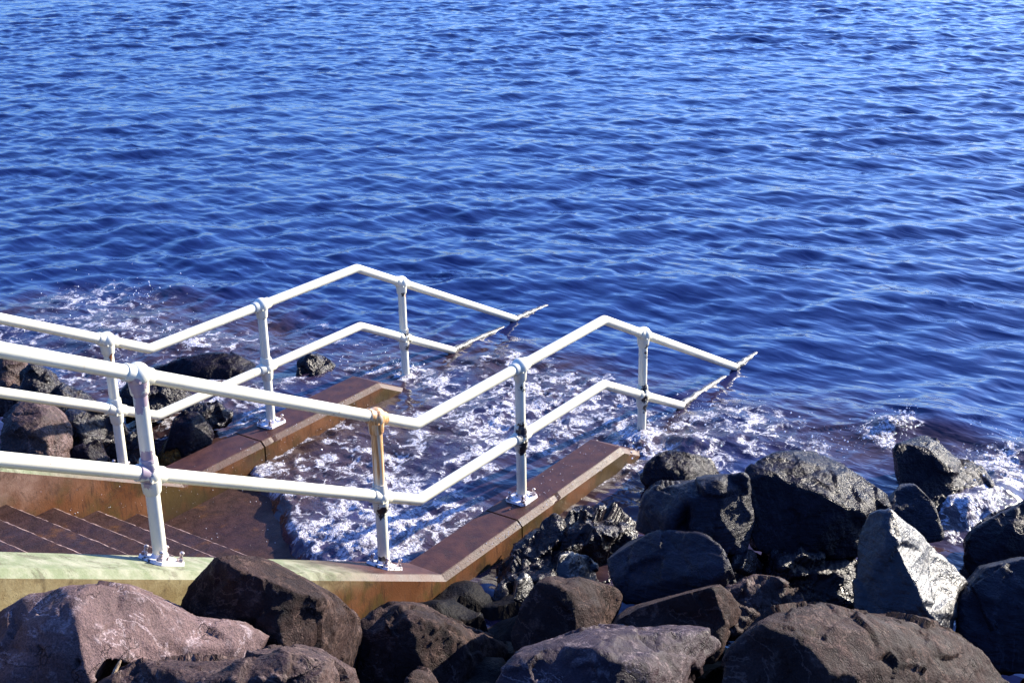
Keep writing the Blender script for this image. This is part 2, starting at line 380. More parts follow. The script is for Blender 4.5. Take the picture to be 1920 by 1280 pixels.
FOAM=[(0.12,1.20,0.28,1),(0.18,0.96,0.3,1.25),(0.25,0.72,0.3,1.35),(0.48,0.64,0.3,1.3),(0.67,0.55,0.25,1.2),(0.96,0.48,0.25,0.8),(0.60,1.18,0.3,1),(0.94,1.12,0.3,0.95),(0.53,1.59,0.25,0.85),(0.73,2.11,0.22,0.9),(0.93,2.14,0.25,0.7),(0.95,1.76,0.3,0.65),(1.27,1.61,0.35,0.65),(1.53,1.39,0.35,0.6),(1.44,2.09,0.3,0.6),(1.87,2.01,0.3,0.5),(2.02,1.56,0.35,0.45),(1.53,0.87,0.3,0.65),(2.01,1.01,0.35,0.7),(2.47,1.46,0.3,0.75),(2.44,1.11,0.3,1),(2.74,1.26,0.3,0.9),(2.77,1.01,0.35,0.9),(2.79,0.76,0.35,0.9),(3.18,1.23,0.35,0.8),(3.25,0.89,0.4,0.85),(3.08,1.61,0.35,0.6),(3.31,1.96,0.35,0.5),(3.46,1.71,0.4,0.5),(2.77,1.86,0.3,0.5),(3.10,0.48,0.35,0.8),(2.87,0.24,0.3,0.8),(2.51,0.42,0.3,0.8),(2.26,0.62,0.3,0.7),(2.74,-0.04,0.16,1.3),(2.47,-0.07,0.16,1.3),(2.23,-0.05,0.16,1.3),(2.24,-0.23,0.2,1.1),(1.91,-0.05,0.15,0.9),(2.56,-0.21,0.15,1.1),(1.60,-0.06,0.12,0.6),(1.42,-0.08,0.12,0.6),(2.84,-0.46,0.3,0.72),(3.32,-0.46,0.3,0.63),(3.13,-0.74,0.25,0.63),(2.67,-0.73,0.25,0.68),(3.43,-0.83,0.3,0.54),(3.38,-1.13,0.25,0.45),(3.18,-0.24,0.25,0.63),(3.63,-0.55,0.3,0.45),(2.86,-0.31,0.2,0.81),(2.64,-0.24,0.15,0.81),(3.98,-1.60,0.12,0.9),(4.10,-1.69,0.12,0.81),(3.84,-1.56,0.12,0.72),(3.78,-1.76,0.2,0.54),(2.87,-2.47,0.25,0.81),(3.21,-2.56,0.2,0.72),(3.58,-2.64,0.25,0.9),(3.41,-2.38,0.2,0.63),(2.60,-2.48,0.2,0.63),(3.01,-2.69,0.2,0.81),(3.89,-2.63,0.25,0.81),(3.76,-2.43,0.2,0.63),(2.77,-2.61,0.2,0.81),(2.78,2.43,0.16,0.9),(2.89,2.62,0.2,0.6),(2.82,2.25,0.2,0.6),(2.66,2.74,0.3,0.45),(3.02,2.17,0.3,0.4),(2.69,6.66,0.5,0.48),(2.61,6.30,0.6,0.32),(2.79,6.01,0.3,0.38),(2.15,6.57,0.6,0.29),(2.03,5.99,0.5,0.48),(2.13,5.55,0.5,0.51),(1.97,5.11,0.4,0.51),(2.27,4.77,0.35,0.7),(2.30,4.59,0.3,0.64),(2.34,5.08,0.4,0.45),(1.61,6.53,0.4,0.58),(1.41,6.00,0.4,0.38),(1.77,5.42,0.5,0.45),(1.03,4.95,0.3,0.48),(1.32,4.86,0.35,0.6),(1.39,4.51,0.3,0.64),(2.55,4.19,0.4,0.38),(3.15,4.06,0.4,0.26),(2.61,3.83,0.35,0.32),(3.15,3.50,0.4,0.26),(1.48,3.24,0.3,0.64),(1.07,3.06,0.2,0.72),(1.72,3.29,0.25,0.56),(0.90,3.52,0.3,0.56),(0.16,3.17,0.25,0.64),(1.37,2.99,0.2,0.72),(1.76,3.69,0.3,0.48),(2.08,3.18,0.25,0.4),(1.71,4.23,0.35,0.48),(0.83,5.14,0.3,0.4)]
TWIG=[(-3.069, -1.0457, 1.4387), (-3.0861, -1.0485, 1.4257), (-3.1043, -1.0497, 1.4127), (-3.1224, -1.0537, 1.3985), (-3.1371, -1.0571, 1.3869)]
SPRAY=[(3.996, -1.618, -0.12, 0.07, 70, 0.05), (4.178, -1.708, -0.1, 0.05, 50, 0.06), (3.743, -1.601, -0.15, 0.1, 50, 0.03), (2.852, -0.023, -0.12, 0.1, 60, 0.04), (2.375, -0.103, -0.12, 0.1, 60, 0.03), (3.27, -0.189, -0.12, 0.15, 70, 0.04), (3.432, -0.64, -0.13, 0.2, 70, 0.03), (3.424, -1.196, -0.13, 0.25, 60, 0.03), (3.111, -2.395, -0.05, 0.15, 90, 0.05), (3.535, -2.577, -0.05, 0.15, 90, 0.05), (3.986, -2.608, -0.05, 0.15, 60, 0.06), (2.891, 2.496, -0.14, 0.07, 50, 0.04), (2.834, 2.957, -0.15, 0.2, 40, 0.02), (2.345, 4.785, -0.12, 0.25, 60, 0.05), (2.008, 5.32, -0.12, 0.4, 60, 0.05), (2.638, 6.414, -0.12, 0.5, 60, 0.06), (2.865, 6.05, -0.1, 0.08, 30, 0.08), (0.98, 2.246, -0.2, 0.12, 40, 0.02), (1.389, 2.166, -0.16, 0.3, 50, 0.01), (2.339, -0.723, -0.1, 0.15, 60, 0.05), (3.066, -1.519, 0, 0.15, 40, 0.03)]
# rocks: label, kind, roughness of relief, grain size, corner points in metres, faces
ROCKS=[
('long pale mauve slab at the foot of the near wall, in the bottom left corner','dry',0.7,0.014,
[(-3.204,-0.254,1.363),(-3.117,-0.363,1.442),(-3.031,-0.414,1.493),(-2.98,-0.481,1.502),(-2.931,-0.565,1.535),(-2.891,-0.665,1.557),(-2.853,-0.682,1.527),(-2.786,-0.708,1.491),(-2.697,-0.757,1.411),(-2.599,-0.775,1.312),(-2.513,-0.807,1.223),(-2.359,-0.854,1.146),(-2.235,-0.902,1.058),(-2.163,-0.922,0.958),(-2.227,-0.959,0.932),(-2.338,-0.973,0.953),(-2.465,-0.945,1.002),(-2.642,-0.918,1.086),(-2.847,-0.908,1.195),(-2.954,-0.925,1.306),(-3.046,-0.925,1.39),(-3.114,-0.94,1.362),(-3.178,-0.908,1.271),(-3.442,-0.566,1.221),(-3.033,-0.743,1.554),(-3.088,-0.842,1.509),(-3.094,-0.908,1.452),(-2.847,-0.843,1.379),(-2.638,-0.899,1.208),(-2.433,-0.925,1.104),(-3.148,-0.623,1.488),(-3.242,-0.696,1.397),(-2.617,-0.21,0.928),(-2.54,-0.21,0.99),(-2.468,-0.21,1.031),(-2.424,-0.21,1.036),(-2.381,-0.21,1.061),(-2.343,-0.21,1.076),(-2.313,-0.21,1.052),(-2.259,-0.21,1.024),(-2.188,-0.21,0.96),(-2.112,-0.21,0.883),(-2.045,-0.227,0.813),(-1.923,-0.273,0.754),(-1.826,-0.318,0.686),(-1.771,-0.34,0.609),(-1.821,-0.367,0.585),(-1.908,-0.373,0.598),(-2.008,-0.346,0.633),(-2.148,-0.314,0.695),(-2.309,-0.294,0.777),(-2.391,-0.299,0.861),(-2.463,-0.291,0.926),(-2.518,-0.302,0.901),(-2.575,-0.278,0.827),(-2.803,-0.21,0.795),(-2.455,-0.21,1.066),(-2.497,-0.22,1.024),(-2.501,-0.274,0.975),(-2.306,-0.236,0.926),(-2.142,-0.295,0.794),(-1.98,-0.327,0.716),(-2.555,-0.21,1.015),(-2.631,-0.21,0.936)],
[[3,30,2],[1,2,30],[30,31,1],[0,1,31],[23,0,31],[21,26,20],[24,5,6],[25,24,6],[5,24,4],[3,4,24],[30,3,24],[24,25,30],[31,30,25],[25,26,31],[26,21,31],[21,22,31],[23,31,22],[8,27,7],[28,17,18],[27,8,9],[9,28,27],[28,18,27],[19,27,18],[10,11,29],[13,14,12],[15,12,14],[29,11,12],[12,15,29],[16,29,15],[28,9,10],[10,29,28],[17,28,29],[29,16,17],[7,27,6],[25,6,27],[26,25,27],[20,26,27],[27,19,20],[34,62,35],[62,34,33],[33,63,62],[63,33,32],[63,32,55],[52,58,53],[38,37,56],[38,56,57],[36,56,37],[56,36,35],[56,35,62],[62,57,56],[57,62,63],[63,58,57],[63,53,58],[63,54,53],[54,63,55],[39,59,40],[50,49,60],[41,40,59],[59,60,41],[59,50,60],[50,59,51],[61,43,42],[44,46,45],[46,44,47],[44,43,61],[61,47,44],[47,61,48],[42,41,60],[60,61,42],[61,60,49],[49,48,61],[38,59,39],[59,38,57],[59,57,58],[59,58,52],[52,51,59],[9,8,40,41],[19,18,50,51],[15,14,46,47],[10,9,41,42],[16,15,47,48],[17,16,48,49],[13,12,44,45],[23,22,54,55],[14,13,45,46],[20,19,51,52],[21,20,52,53],[22,21,53,54],[18,17,49,50],[6,5,37,38],[2,1,33,34],[3,2,34,35],[4,3,35,36],[0,23,55,32],[5,4,36,37],[1,0,32,33],[11,10,42,43],[7,6,38,39],[12,11,43,44],[8,7,39,40]]),
('big rounded brown boulder with a black shaded left face, leaning against the near wall','brown',0.8,0.014,
[(-2.199,-0.331,0.929),(-2.138,-0.369,1.09),(-2.086,-0.477,1.236),(-2.031,-0.524,1.227),(-1.942,-0.604,1.184),(-1.845,-0.675,1.116),(-1.759,-0.724,1.031),(-1.653,-0.755,0.928),(-1.542,-0.766,0.784),(-1.433,-0.741,0.634),(-1.399,-0.731,0.523),(-1.402,-0.734,0.429),(-1.49,-0.766,0.33),(-1.642,-0.835,0.319),(-2.298,-0.967,0.68),(-2.468,-0.604,0.724),(-2.149,-0.654,1.283),(-2.062,-0.796,1.225),(-1.964,-0.894,1.147),(-1.88,-0.932,1.045),(-1.867,-0.921,0.977),(-1.958,-0.948,0.907),(-2.033,-0.947,0.861),(-2.128,-0.982,0.742),(-2.201,-0.75,1.08),(-2.249,-0.605,0.914),(-2.12,-0.896,1.004),(-1.634,-0.84,0.812),(-1.723,-0.863,0.641),(-1.598,-0.82,0.524),(-1.618,-0.21,0.524),(-1.565,-0.21,0.651),(-1.517,-0.21,0.764),(-1.473,-0.21,0.757),(-1.402,-0.21,0.723),(-1.326,-0.21,0.67),(-1.259,-0.231,0.603),(-1.179,-0.262,0.525),(-1.097,-0.277,0.415),(-1.018,-0.265,0.301),(-0.995,-0.261,0.217),(-0.999,-0.265,0.143),(-1.069,-0.291,0.063),(-1.186,-0.34,0.049),(-1.682,-0.413,0.307),(-1.825,-0.21,0.348),(-1.559,-0.21,0.794),(-1.488,-0.272,0.747),(-1.41,-0.353,0.684),(-1.346,-0.388,0.606),(-1.338,-0.382,0.553),(-1.411,-0.402,0.494),(-1.47,-0.4,0.456),(-1.547,-0.428,0.359),(-1.602,-0.235,0.63),(-1.648,-0.21,0.502),(-1.536,-0.353,0.568),(-1.165,-0.331,0.432),(-1.238,-0.351,0.296),(-1.146,-0.324,0.209)],
[[3,16,2],[2,16,1],[15,0,25],[17,4,5],[5,18,17],[18,26,17],[24,17,26],[16,3,4],[4,17,16],[17,24,16],[1,16,24],[0,1,24],[25,0,24],[24,26,25],[26,23,25],[23,14,25],[15,25,14],[7,19,6],[22,21,28],[27,8,9],[9,10,27],[10,11,29],[11,12,29],[19,7,8],[20,19,8],[8,27,20],[21,20,27],[28,21,27],[27,10,28],[10,29,28],[29,12,28],[12,13,28],[18,5,6],[6,19,18],[19,20,18],[26,18,20],[20,21,26],[21,22,26],[23,26,22],[22,28,23],[28,13,23],[14,23,13],[32,46,33],[31,46,32],[55,30,45],[35,34,47],[47,48,35],[47,56,48],[56,47,54],[34,33,46],[46,47,34],[46,54,47],[54,46,31],[54,31,30],[54,30,55],[55,56,54],[55,53,56],[55,44,53],[44,55,45],[36,49,37],[58,51,52],[39,38,57],[57,40,39],[59,41,40],[59,42,41],[38,37,49],[38,49,50],[50,57,38],[57,50,51],[57,51,58],[58,40,57],[58,59,40],[58,42,59],[58,43,42],[36,35,48],[48,49,36],[48,50,49],[50,48,56],[56,51,50],[56,52,51],[52,56,53],[53,58,52],[53,43,58],[43,53,44],[9,8,38,39],[15,14,44,45],[10,9,39,40],[0,15,45,30],[13,12,42,43],[14,13,43,44],[6,5,35,36],[2,1,31,32],[3,2,32,33],[4,3,33,34],[5,4,34,35],[1,0,30,31],[11,10,40,41],[7,6,36,37],[12,11,41,42],[8,7,37,38]]),
('granular brown rock with a tan right end, at the bottom edge below the mauve slab','grain',0.8,0.014,
[(-3.345,-1.145,1.396),(-3.191,-1.112,1.442),(-3.052,-1.247,1.451),(-2.938,-1.41,1.449),(-2.85,-1.548,1.486),(-2.764,-1.618,1.51),(-2.706,-1.661,1.514),(-2.637,-1.689,1.479),(-2.562,-1.673,1.383),(-2.478,-1.675,1.279),(-2.435,-1.71,1.092),(-2.814,-1.813,1.247),(-3.267,-1.475,1.347),(-3.041,-1.523,1.479),(-2.886,-1.694,1.499),(-2.751,-1.75,1.477),(-2.881,-0.861,1.093),(-2.76,-0.838,1.133),(-2.648,-0.945,1.139),(-2.554,-1.074,1.135),(-2.481,-1.181,1.162),(-2.412,-1.237,1.181),(-2.365,-1.272,1.184),(-2.312,-1.296,1.158),(-2.257,-1.288,1.086),(-2.194,-1.295,1.008),(-2.166,-1.328,0.863),(-2.452,-1.394,0.97),(-2.812,-1.117,1.046),(-2.631,-1.157,1.152),(-2.504,-1.292,1.167),(-2.398,-1.341,1.152)],
[[2,12,1],[0,1,12],[13,3,4],[4,14,13],[3,13,2],[12,2,13],[5,6,15],[15,6,7],[7,8,15],[8,9,15],[11,15,9],[9,10,11],[14,4,5],[5,15,14],[15,11,14],[13,14,11],[12,13,11],[17,28,18],[28,17,16],[20,19,29],[29,30,20],[18,29,19],[29,18,28],[31,22,21],[23,22,31],[31,24,23],[31,25,24],[25,31,27],[27,26,25],[21,20,30],[30,31,21],[30,27,31],[27,30,29],[27,29,28],[4,3,19,20],[9,8,24,25],[0,12,28,16],[5,4,20,21],[6,5,21,22],[1,0,16,17],[10,9,25,26],[2,1,17,18],[11,10,26,27],[7,6,22,23],[3,2,18,19],[12,11,27,28],[8,7,23,24]]),
('black boulder with a cracked brown right end, below the corner of the near wall','brown',1.1,0.014,
[(-1.288,-0.6,0.455),(-1.161,-0.612,0.484),(-1.044,-0.645,0.49),(-0.967,-0.704,0.483),(-0.912,-0.776,0.435),(-0.84,-0.844,0.344),(-0.766,-0.913,0.26),(-0.652,-0.954,0.161),(-0.514,-1,0.049),(-0.461,-1.006,-0.015),(-0.548,-1.047,-0.039),(-0.665,-1.05,-0.013),(-0.884,-1.117,-0.025),(-1.198,-1.159,0.081),(-1.552,-0.812,0.126),(-1.18,-0.889,0.589),(-1.027,-1.01,0.453),(-0.962,-1.048,0.365),(-1.024,-1.088,0.282),(-1.286,-0.93,0.437),(-1.291,-0.721,0.461),(-0.729,-1.026,0.109),(-0.652,-0.226,0),(-0.554,-0.239,0.026),(-0.463,-0.267,0.033),(-0.402,-0.315,0.028),(-0.36,-0.373,-0.009),(-0.306,-0.43,-0.079),(-0.249,-0.487,-0.144),(-0.164,-0.524,-0.219),(-0.061,-0.566,-0.302),(-0.022,-0.573,-0.35),(-0.088,-0.604,-0.372),(-0.176,-0.602,-0.355),(-0.343,-0.649,-0.372),(-0.579,-0.672,-0.3),(-0.859,-0.391,-0.267),(-0.558,-0.45,0.101),(-0.441,-0.551,-0.004),(-0.392,-0.585,-0.071),(-0.441,-0.617,-0.138),(-0.642,-0.483,-0.022),(-0.652,-0.32,0.002),(-0.222,-0.58,-0.262)],
[[20,1,2],[1,20,0],[14,0,20],[4,5,16],[15,3,4],[4,16,15],[19,15,16],[3,15,2],[20,2,15],[15,19,20],[14,20,19],[17,6,7],[17,7,18],[10,8,9],[8,10,21],[11,21,10],[8,21,7],[18,7,21],[21,11,18],[11,12,18],[13,18,12],[16,5,6],[6,17,16],[17,18,16],[19,16,18],[18,13,19],[14,19,13],[24,23,42],[22,42,23],[42,22,36],[38,27,26],[26,25,37],[37,38,26],[38,37,41],[24,37,25],[37,24,42],[42,41,37],[41,42,36],[29,28,39],[40,29,39],[31,30,32],[43,32,30],[32,43,33],[29,43,30],[43,29,40],[40,33,43],[40,34,33],[34,40,35],[28,27,38],[38,39,28],[38,40,39],[40,38,41],[41,35,40],[35,41,36],[9,8,30,31],[10,9,31,32],[13,12,34,35],[14,13,35,36],[0,14,36,22],[6,5,27,28],[2,1,23,24],[3,2,24,25],[4,3,25,26],[5,4,26,27],[1,0,22,23],[11,10,32,33],[7,6,28,29],[12,11,33,34],[8,7,29,30]]),
('small knob of brown rock at the bottom edge, right of the big rounded boulder','brown',0.8,0.01,
[(-1.915,-1.46,0.759),(-1.846,-1.432,0.81),(-1.813,-1.442,0.809),(-1.751,-1.446,0.766),(-1.693,-1.45,0.688),(-1.663,-1.469,0.583),(-1.822,-1.472,0.772),(-1.68,-1.296,0.598),(-1.628,-1.276,0.637),(-1.604,-1.284,0.637),(-1.558,-1.288,0.606),(-1.516,-1.292,0.548),(-1.495,-1.308,0.47),(-1.61,-1.306,0.609)],
[[6,3,4],[4,5,6],[3,6,2],[1,2,6],[0,1,6],[6,5,0],[11,10,13],[13,12,11],[9,13,10],[13,9,8],[13,8,7],[7,12,13],[1,0,7,8],[2,1,8,9],[4,3,10,11],[3,2,9,10],[5,4,11,12],[0,5,12,7]]),
('blocky brown boulder with sunlit top and dark left side, before the flat blue rock','brown',0.9,0.014,
[(-0.934,-1.356,0.493),(-0.801,-1.351,0.649),(-0.728,-1.369,0.694),(-0.677,-1.393,0.712),(-0.547,-1.436,0.644),(-0.427,-1.494,0.617),(-0.32,-1.537,0.557),(-0.263,-1.564,0.497),(-0.167,-1.584,0.391),(-0.26,-1.598,0.366),(-0.4,-1.614,0.321),(-0.606,-1.639,0.35),(-0.862,-1.636,0.363),(-1.011,-1.439,0.342),(-0.721,-1.465,0.706),(-0.694,-1.546,0.668),(-0.702,-1.567,0.619),(-0.637,-1.641,0.562),(-0.675,-1.658,0.509),(-0.8,-1.466,0.588),(-0.443,-1.555,0.546),(-0.342,-1.578,0.446),(-0.409,-1.096,0.2),(-0.306,-1.093,0.321),(-0.249,-1.108,0.358),(-0.21,-1.127,0.372),(-0.114,-1.163,0.323),(-0.023,-1.211,0.303),(0.056,-1.247,0.26),(0.098,-1.269,0.215),(0.167,-1.288,0.136),(0.098,-1.297,0.115),(-0.008,-1.308,0.077),(-0.16,-1.322,0.094),(-0.353,-1.315,0.098),(-0.469,-1.161,0.081),(-0.242,-1.181,0.365),(-0.221,-1.244,0.336),(-0.227,-1.261,0.298),(-0.179,-1.32,0.255),(-0.208,-1.334,0.213),(-0.304,-1.182,0.274),(-0.036,-1.258,0.248),(0.038,-1.279,0.174)],
[[1,2,19],[1,19,0],[14,3,4],[14,4,15],[3,14,2],[19,2,14],[14,15,19],[15,16,19],[0,19,12],[13,0,12],[7,8,21],[8,9,21],[10,21,9],[20,5,6],[6,7,20],[7,21,20],[17,20,21],[21,10,17],[18,17,10],[11,18,10],[15,4,5],[5,20,15],[16,15,20],[20,17,16],[17,18,16],[19,16,18],[12,19,18],[18,11,12],[41,24,23],[22,41,23],[26,25,36],[37,26,36],[24,36,25],[36,24,41],[41,37,36],[41,38,37],[34,41,22],[34,22,35],[43,30,29],[43,31,30],[31,43,32],[28,27,42],[42,29,28],[42,43,29],[43,42,39],[39,32,43],[32,39,40],[32,40,33],[27,26,37],[37,42,27],[42,37,38],[38,39,42],[38,40,39],[40,38,41],[40,41,34],[34,33,40],[9,8,30,31],[10,9,31,32],[13,12,34,35],[0,13,35,22],[6,5,27,28],[2,1,23,24],[3,2,24,25],[4,3,25,26],[5,4,26,27],[1,0,22,23],[11,10,32,33],[7,6,28,29],[12,11,33,34],[8,7,29,30]]),
('wide low purple rock with a pale streak across it, at the bottom edge','purple',0.9,0.014,
[(-1.798,-1.849,0.843),(-1.614,-1.866,0.934),(-1.494,-1.917,0.947),(-1.404,-1.968,0.949),(-1.28,-2.05,0.951),(-1.16,-2.12,0.907),(-0.977,-2.231,0.851),(-0.755,-2.356,0.772),(-0.687,-2.401,0.711),(-0.686,-2.425,0.675),(-0.849,-2.414,0.679),(-1.012,-2.411,0.698),(-1.196,-2.451,0.663),(-1.665,-2.26,0.789),(-1.401,-2.132,0.99),(-1.436,-2.192,0.963),(-1.411,-2.268,0.93),(-1.385,-2.361,0.903),(-1.526,-2.035,0.922),(-1.509,-2.163,0.905),(-1.104,-2.315,0.844),(-1.269,-2.1,0.928),(-1.147,-1.596,0.472),(-1.002,-1.612,0.548),(-0.908,-1.655,0.561),(-0.839,-1.697,0.565),(-0.743,-1.765,0.569),(-0.65,-1.824,0.537),(-0.512,-1.916,0.497),(-0.344,-2.021,0.441),(-0.293,-2.058,0.396),(-0.294,-2.078,0.367),(-0.417,-2.065,0.365),(-0.539,-2.059,0.375),(-0.678,-2.088,0.341),(-1.036,-1.924,0.426),(-0.831,-1.825,0.594),(-0.857,-1.872,0.57),(-0.837,-1.933,0.544),(-0.816,-2.008,0.522),(-0.931,-1.747,0.539),(-0.915,-1.849,0.523),(-0.606,-1.979,0.486),(-0.733,-1.805,0.55)],
[[18,2,3],[2,18,1],[0,1,18],[15,14,21],[21,14,4],[14,15,19],[4,14,3],[18,3,14],[14,19,18],[19,13,18],[0,18,13],[6,20,5],[16,5,20],[20,17,16],[10,8,9],[8,10,7],[20,6,7],[7,10,20],[10,11,20],[17,20,11],[11,12,17],[21,4,5],[15,21,5],[5,16,15],[19,15,16],[13,19,16],[16,17,13],[17,12,13],[25,24,40],[23,40,24],[40,23,22],[43,36,37],[26,36,43],[41,37,36],[25,36,26],[36,25,40],[40,41,36],[40,35,41],[35,40,22],[27,42,28],[42,27,38],[38,39,42],[31,30,32],[29,32,30],[29,28,42],[42,32,29],[42,33,32],[33,42,39],[39,34,33],[27,26,43],[27,43,37],[37,38,27],[38,37,41],[38,41,35],[35,39,38],[35,34,39],[9,8,30,31],[10,9,31,32],[13,12,34,35],[0,13,35,22],[6,5,27,28],[2,1,23,24],[3,2,24,25],[4,3,25,26],[5,4,26,27],[1,0,22,23],[11,10,32,33],[7,6,28,29],[12,11,33,34],[8,7,29,30]]),
('black rock with a tan sunlit facet at its right end, above the purple rock','brown',0.7,0.014,
[(-0.757,-1.795,0.491),(-0.668,-1.803,0.588),(-0.606,-1.876,0.666),(-0.536,-2.005,0.735),(-0.462,-2.116,0.781),(-0.387,-2.196,0.822),(-0.317,-2.214,0.778),(-0.257,-2.232,0.709),(-0.165,-2.264,0.577),(-0.032,-2.303,0.41),(-0.149,-2.293,0.426),(-0.3,-2.291,0.527),(-0.574,-2.333,0.492),(-0.906,-1.946,0.505),(-0.423,-2.246,0.783),(-0.416,-2.275,0.696),(-0.406,-2.31,0.609),(-0.562,-2.052,0.665),(-0.157,-1.565,0.176),(-0.086,-1.572,0.253),(-0.036,-1.629,0.314),(0.022,-1.73,0.367),(0.081,-1.818,0.404),(0.14,-1.881,0.436),(0.191,-1.897,0.403),(0.235,-1.914,0.352),(0.3,-1.942,0.252),(0.396,-1.977,0.127),(0.309,-1.967,0.136),(0.199,-1.962,0.209),(-0.007,-1.99,0.174),(-0.266,-1.679,0.18),(0.113,-1.92,0.404),(0.116,-1.945,0.337),(0.122,-1.973,0.27),(0.001,-1.767,0.312)],
[[0,1,13],[4,5,14],[17,3,4],[3,17,2],[1,2,17],[13,1,17],[10,8,9],[11,16,8],[8,10,11],[15,7,8],[8,16,15],[16,11,12],[14,5,6],[6,7,14],[7,15,14],[4,14,15],[17,4,15],[15,16,17],[16,12,17],[13,17,12],[31,19,18],[32,23,22],[22,21,35],[20,35,21],[35,20,19],[35,19,31],[27,26,28],[26,34,29],[29,28,26],[26,25,33],[33,34,26],[30,29,34],[24,23,32],[32,25,24],[32,33,25],[33,32,22],[33,22,35],[35,34,33],[35,30,34],[30,35,31],[4,3,21,22],[13,12,30,31],[9,8,26,27],[5,4,22,23],[6,5,23,24],[1,0,18,19],[10,9,27,28],[2,1,19,20],[11,10,28,29],[7,6,24,25],[0,13,31,18],[3,2,20,21],[12,11,29,30],[8,7,25,26]]),
('pitted brown block wedged between the tan faceted rock and the huge red brown boulder','grain',1.3,0.014,
[(-0.125,-2.09,0.562),(-0.059,-2.128,0.59),(0.043,-2.21,0.573),(0.189,-2.322,0.549),(0.236,-2.345,0.473),(0.38,-2.374,0.317),(0.313,-2.394,0.253),(0.062,-2.34,0.302),(-0.172,-2.321,0.39),(-0.282,-2.22,0.447),(0.157,-2.348,0.495),(0.179,-2.376,0.386),(-0.017,-2.289,0.492),(0.311,-1.933,0.293),(0.361,-1.963,0.316),(0.438,-2.028,0.303),(0.546,-2.115,0.287),(0.58,-2.134,0.231),(0.683,-2.159,0.116),(0.633,-2.174,0.066),(0.448,-2.129,0.098),(0.276,-2.111,0.16),(0.194,-2.032,0.202),(0.522,-2.135,0.246),(0.536,-2.158,0.164),(0.393,-2.088,0.241)],
[[2,12,1],[0,1,12],[9,0,12],[12,8,9],[11,4,5],[5,6,11],[10,3,4],[4,11,10],[11,6,7],[3,10,2],[12,2,10],[10,11,12],[11,7,12],[8,12,7],[14,25,15],[25,14,13],[25,13,22],[22,21,25],[18,17,24],[24,19,18],[17,16,23],[23,24,17],[20,19,24],[15,23,16],[23,15,25],[25,24,23],[25,20,24],[20,25,21],[4,3,16,17],[9,8,21,22],[5,4,17,18],[6,5,18,19],[1,0,13,14],[2,1,14,15],[7,6,19,20],[0,9,22,13],[3,2,15,16],[8,7,20,21]]),
('huge rounded red brown boulder in the bottom right corner, lit along its right shoulder','brown',0.8,0.014,
[(-1.613,-2.833,1.017),(-1.374,-2.771,1.15),(-1.292,-2.8,1.198),(-1.194,-2.831,1.221),(-1.097,-2.843,1.216),(-1.017,-2.875,1.198),(-0.881,-2.94,1.168),(-0.808,-3.005,1.141),(-0.746,-3.076,1.111),(-0.687,-3.127,1.076),(-0.462,-3.248,0.981),(-0.301,-3.345,0.9),(-0.232,-3.394,0.861),(-0.19,-3.468,0.783),(-0.153,-3.537,0.703),(-0.119,-3.609,0.608),(-0.069,-3.722,0.459),(-1.077,-3.454,0.807),(-1.489,-3.151,0.943),(-1.271,-2.884,1.256),(-1.239,-2.978,1.241),(-1.227,-3.049,1.214),(-1.181,-3.153,1.183),(-1.13,-3.229,1.149),(-0.973,-3.184,1.164),(-1.057,-3.045,1.192),(-1.332,-2.955,1.13),(-1.252,-3.178,1.104),(-1.138,-3.268,1.072),(-0.76,-3.298,1.054),(-0.911,-3.331,1.017),(-0.643,-3.371,0.969),(-0.761,-3.42,0.923),(-0.529,-3.478,0.825),(-0.424,-3.403,0.886),(-0.79,-3.186,1.103),(-0.639,-2.527,0.483),(-0.447,-2.48,0.604),(-0.381,-2.506,0.647),(-0.303,-2.534,0.67),(-0.228,-2.547,0.67),(-0.167,-2.576,0.659),(-0.063,-2.634,0.64),(-0.007,-2.691,0.621),(0.041,-2.752,0.598),(0.085,-2.796,0.572),(0.254,-2.903,0.506),(0.374,-2.987,0.447),(0.425,-3.029,0.418),(0.454,-3.092,0.357),(0.48,-3.15,0.294),(0.501,-3.211,0.22),(0.534,-3.306,0.103),(-0.22,-3.063,0.331),(-0.537,-2.798,0.422),(-0.359,-2.575,0.692),(-0.332,-2.654,0.68),(-0.322,-2.714,0.657),(-0.286,-2.803,0.632),(-0.247,-2.869,0.606),(-0.126,-2.834,0.628),(-0.193,-2.717,0.648),(-0.411,-2.634,0.586),(-0.344,-2.824,0.565),(-0.256,-2.902,0.544),(0.032,-2.936,0.548),(-0.083,-2.961,0.51),(0.119,-3.001,0.485),(0.028,-3.04,0.442),(0.2,-3.094,0.374),(0.282,-3.033,0.429),(0.009,-2.842,0.588)],
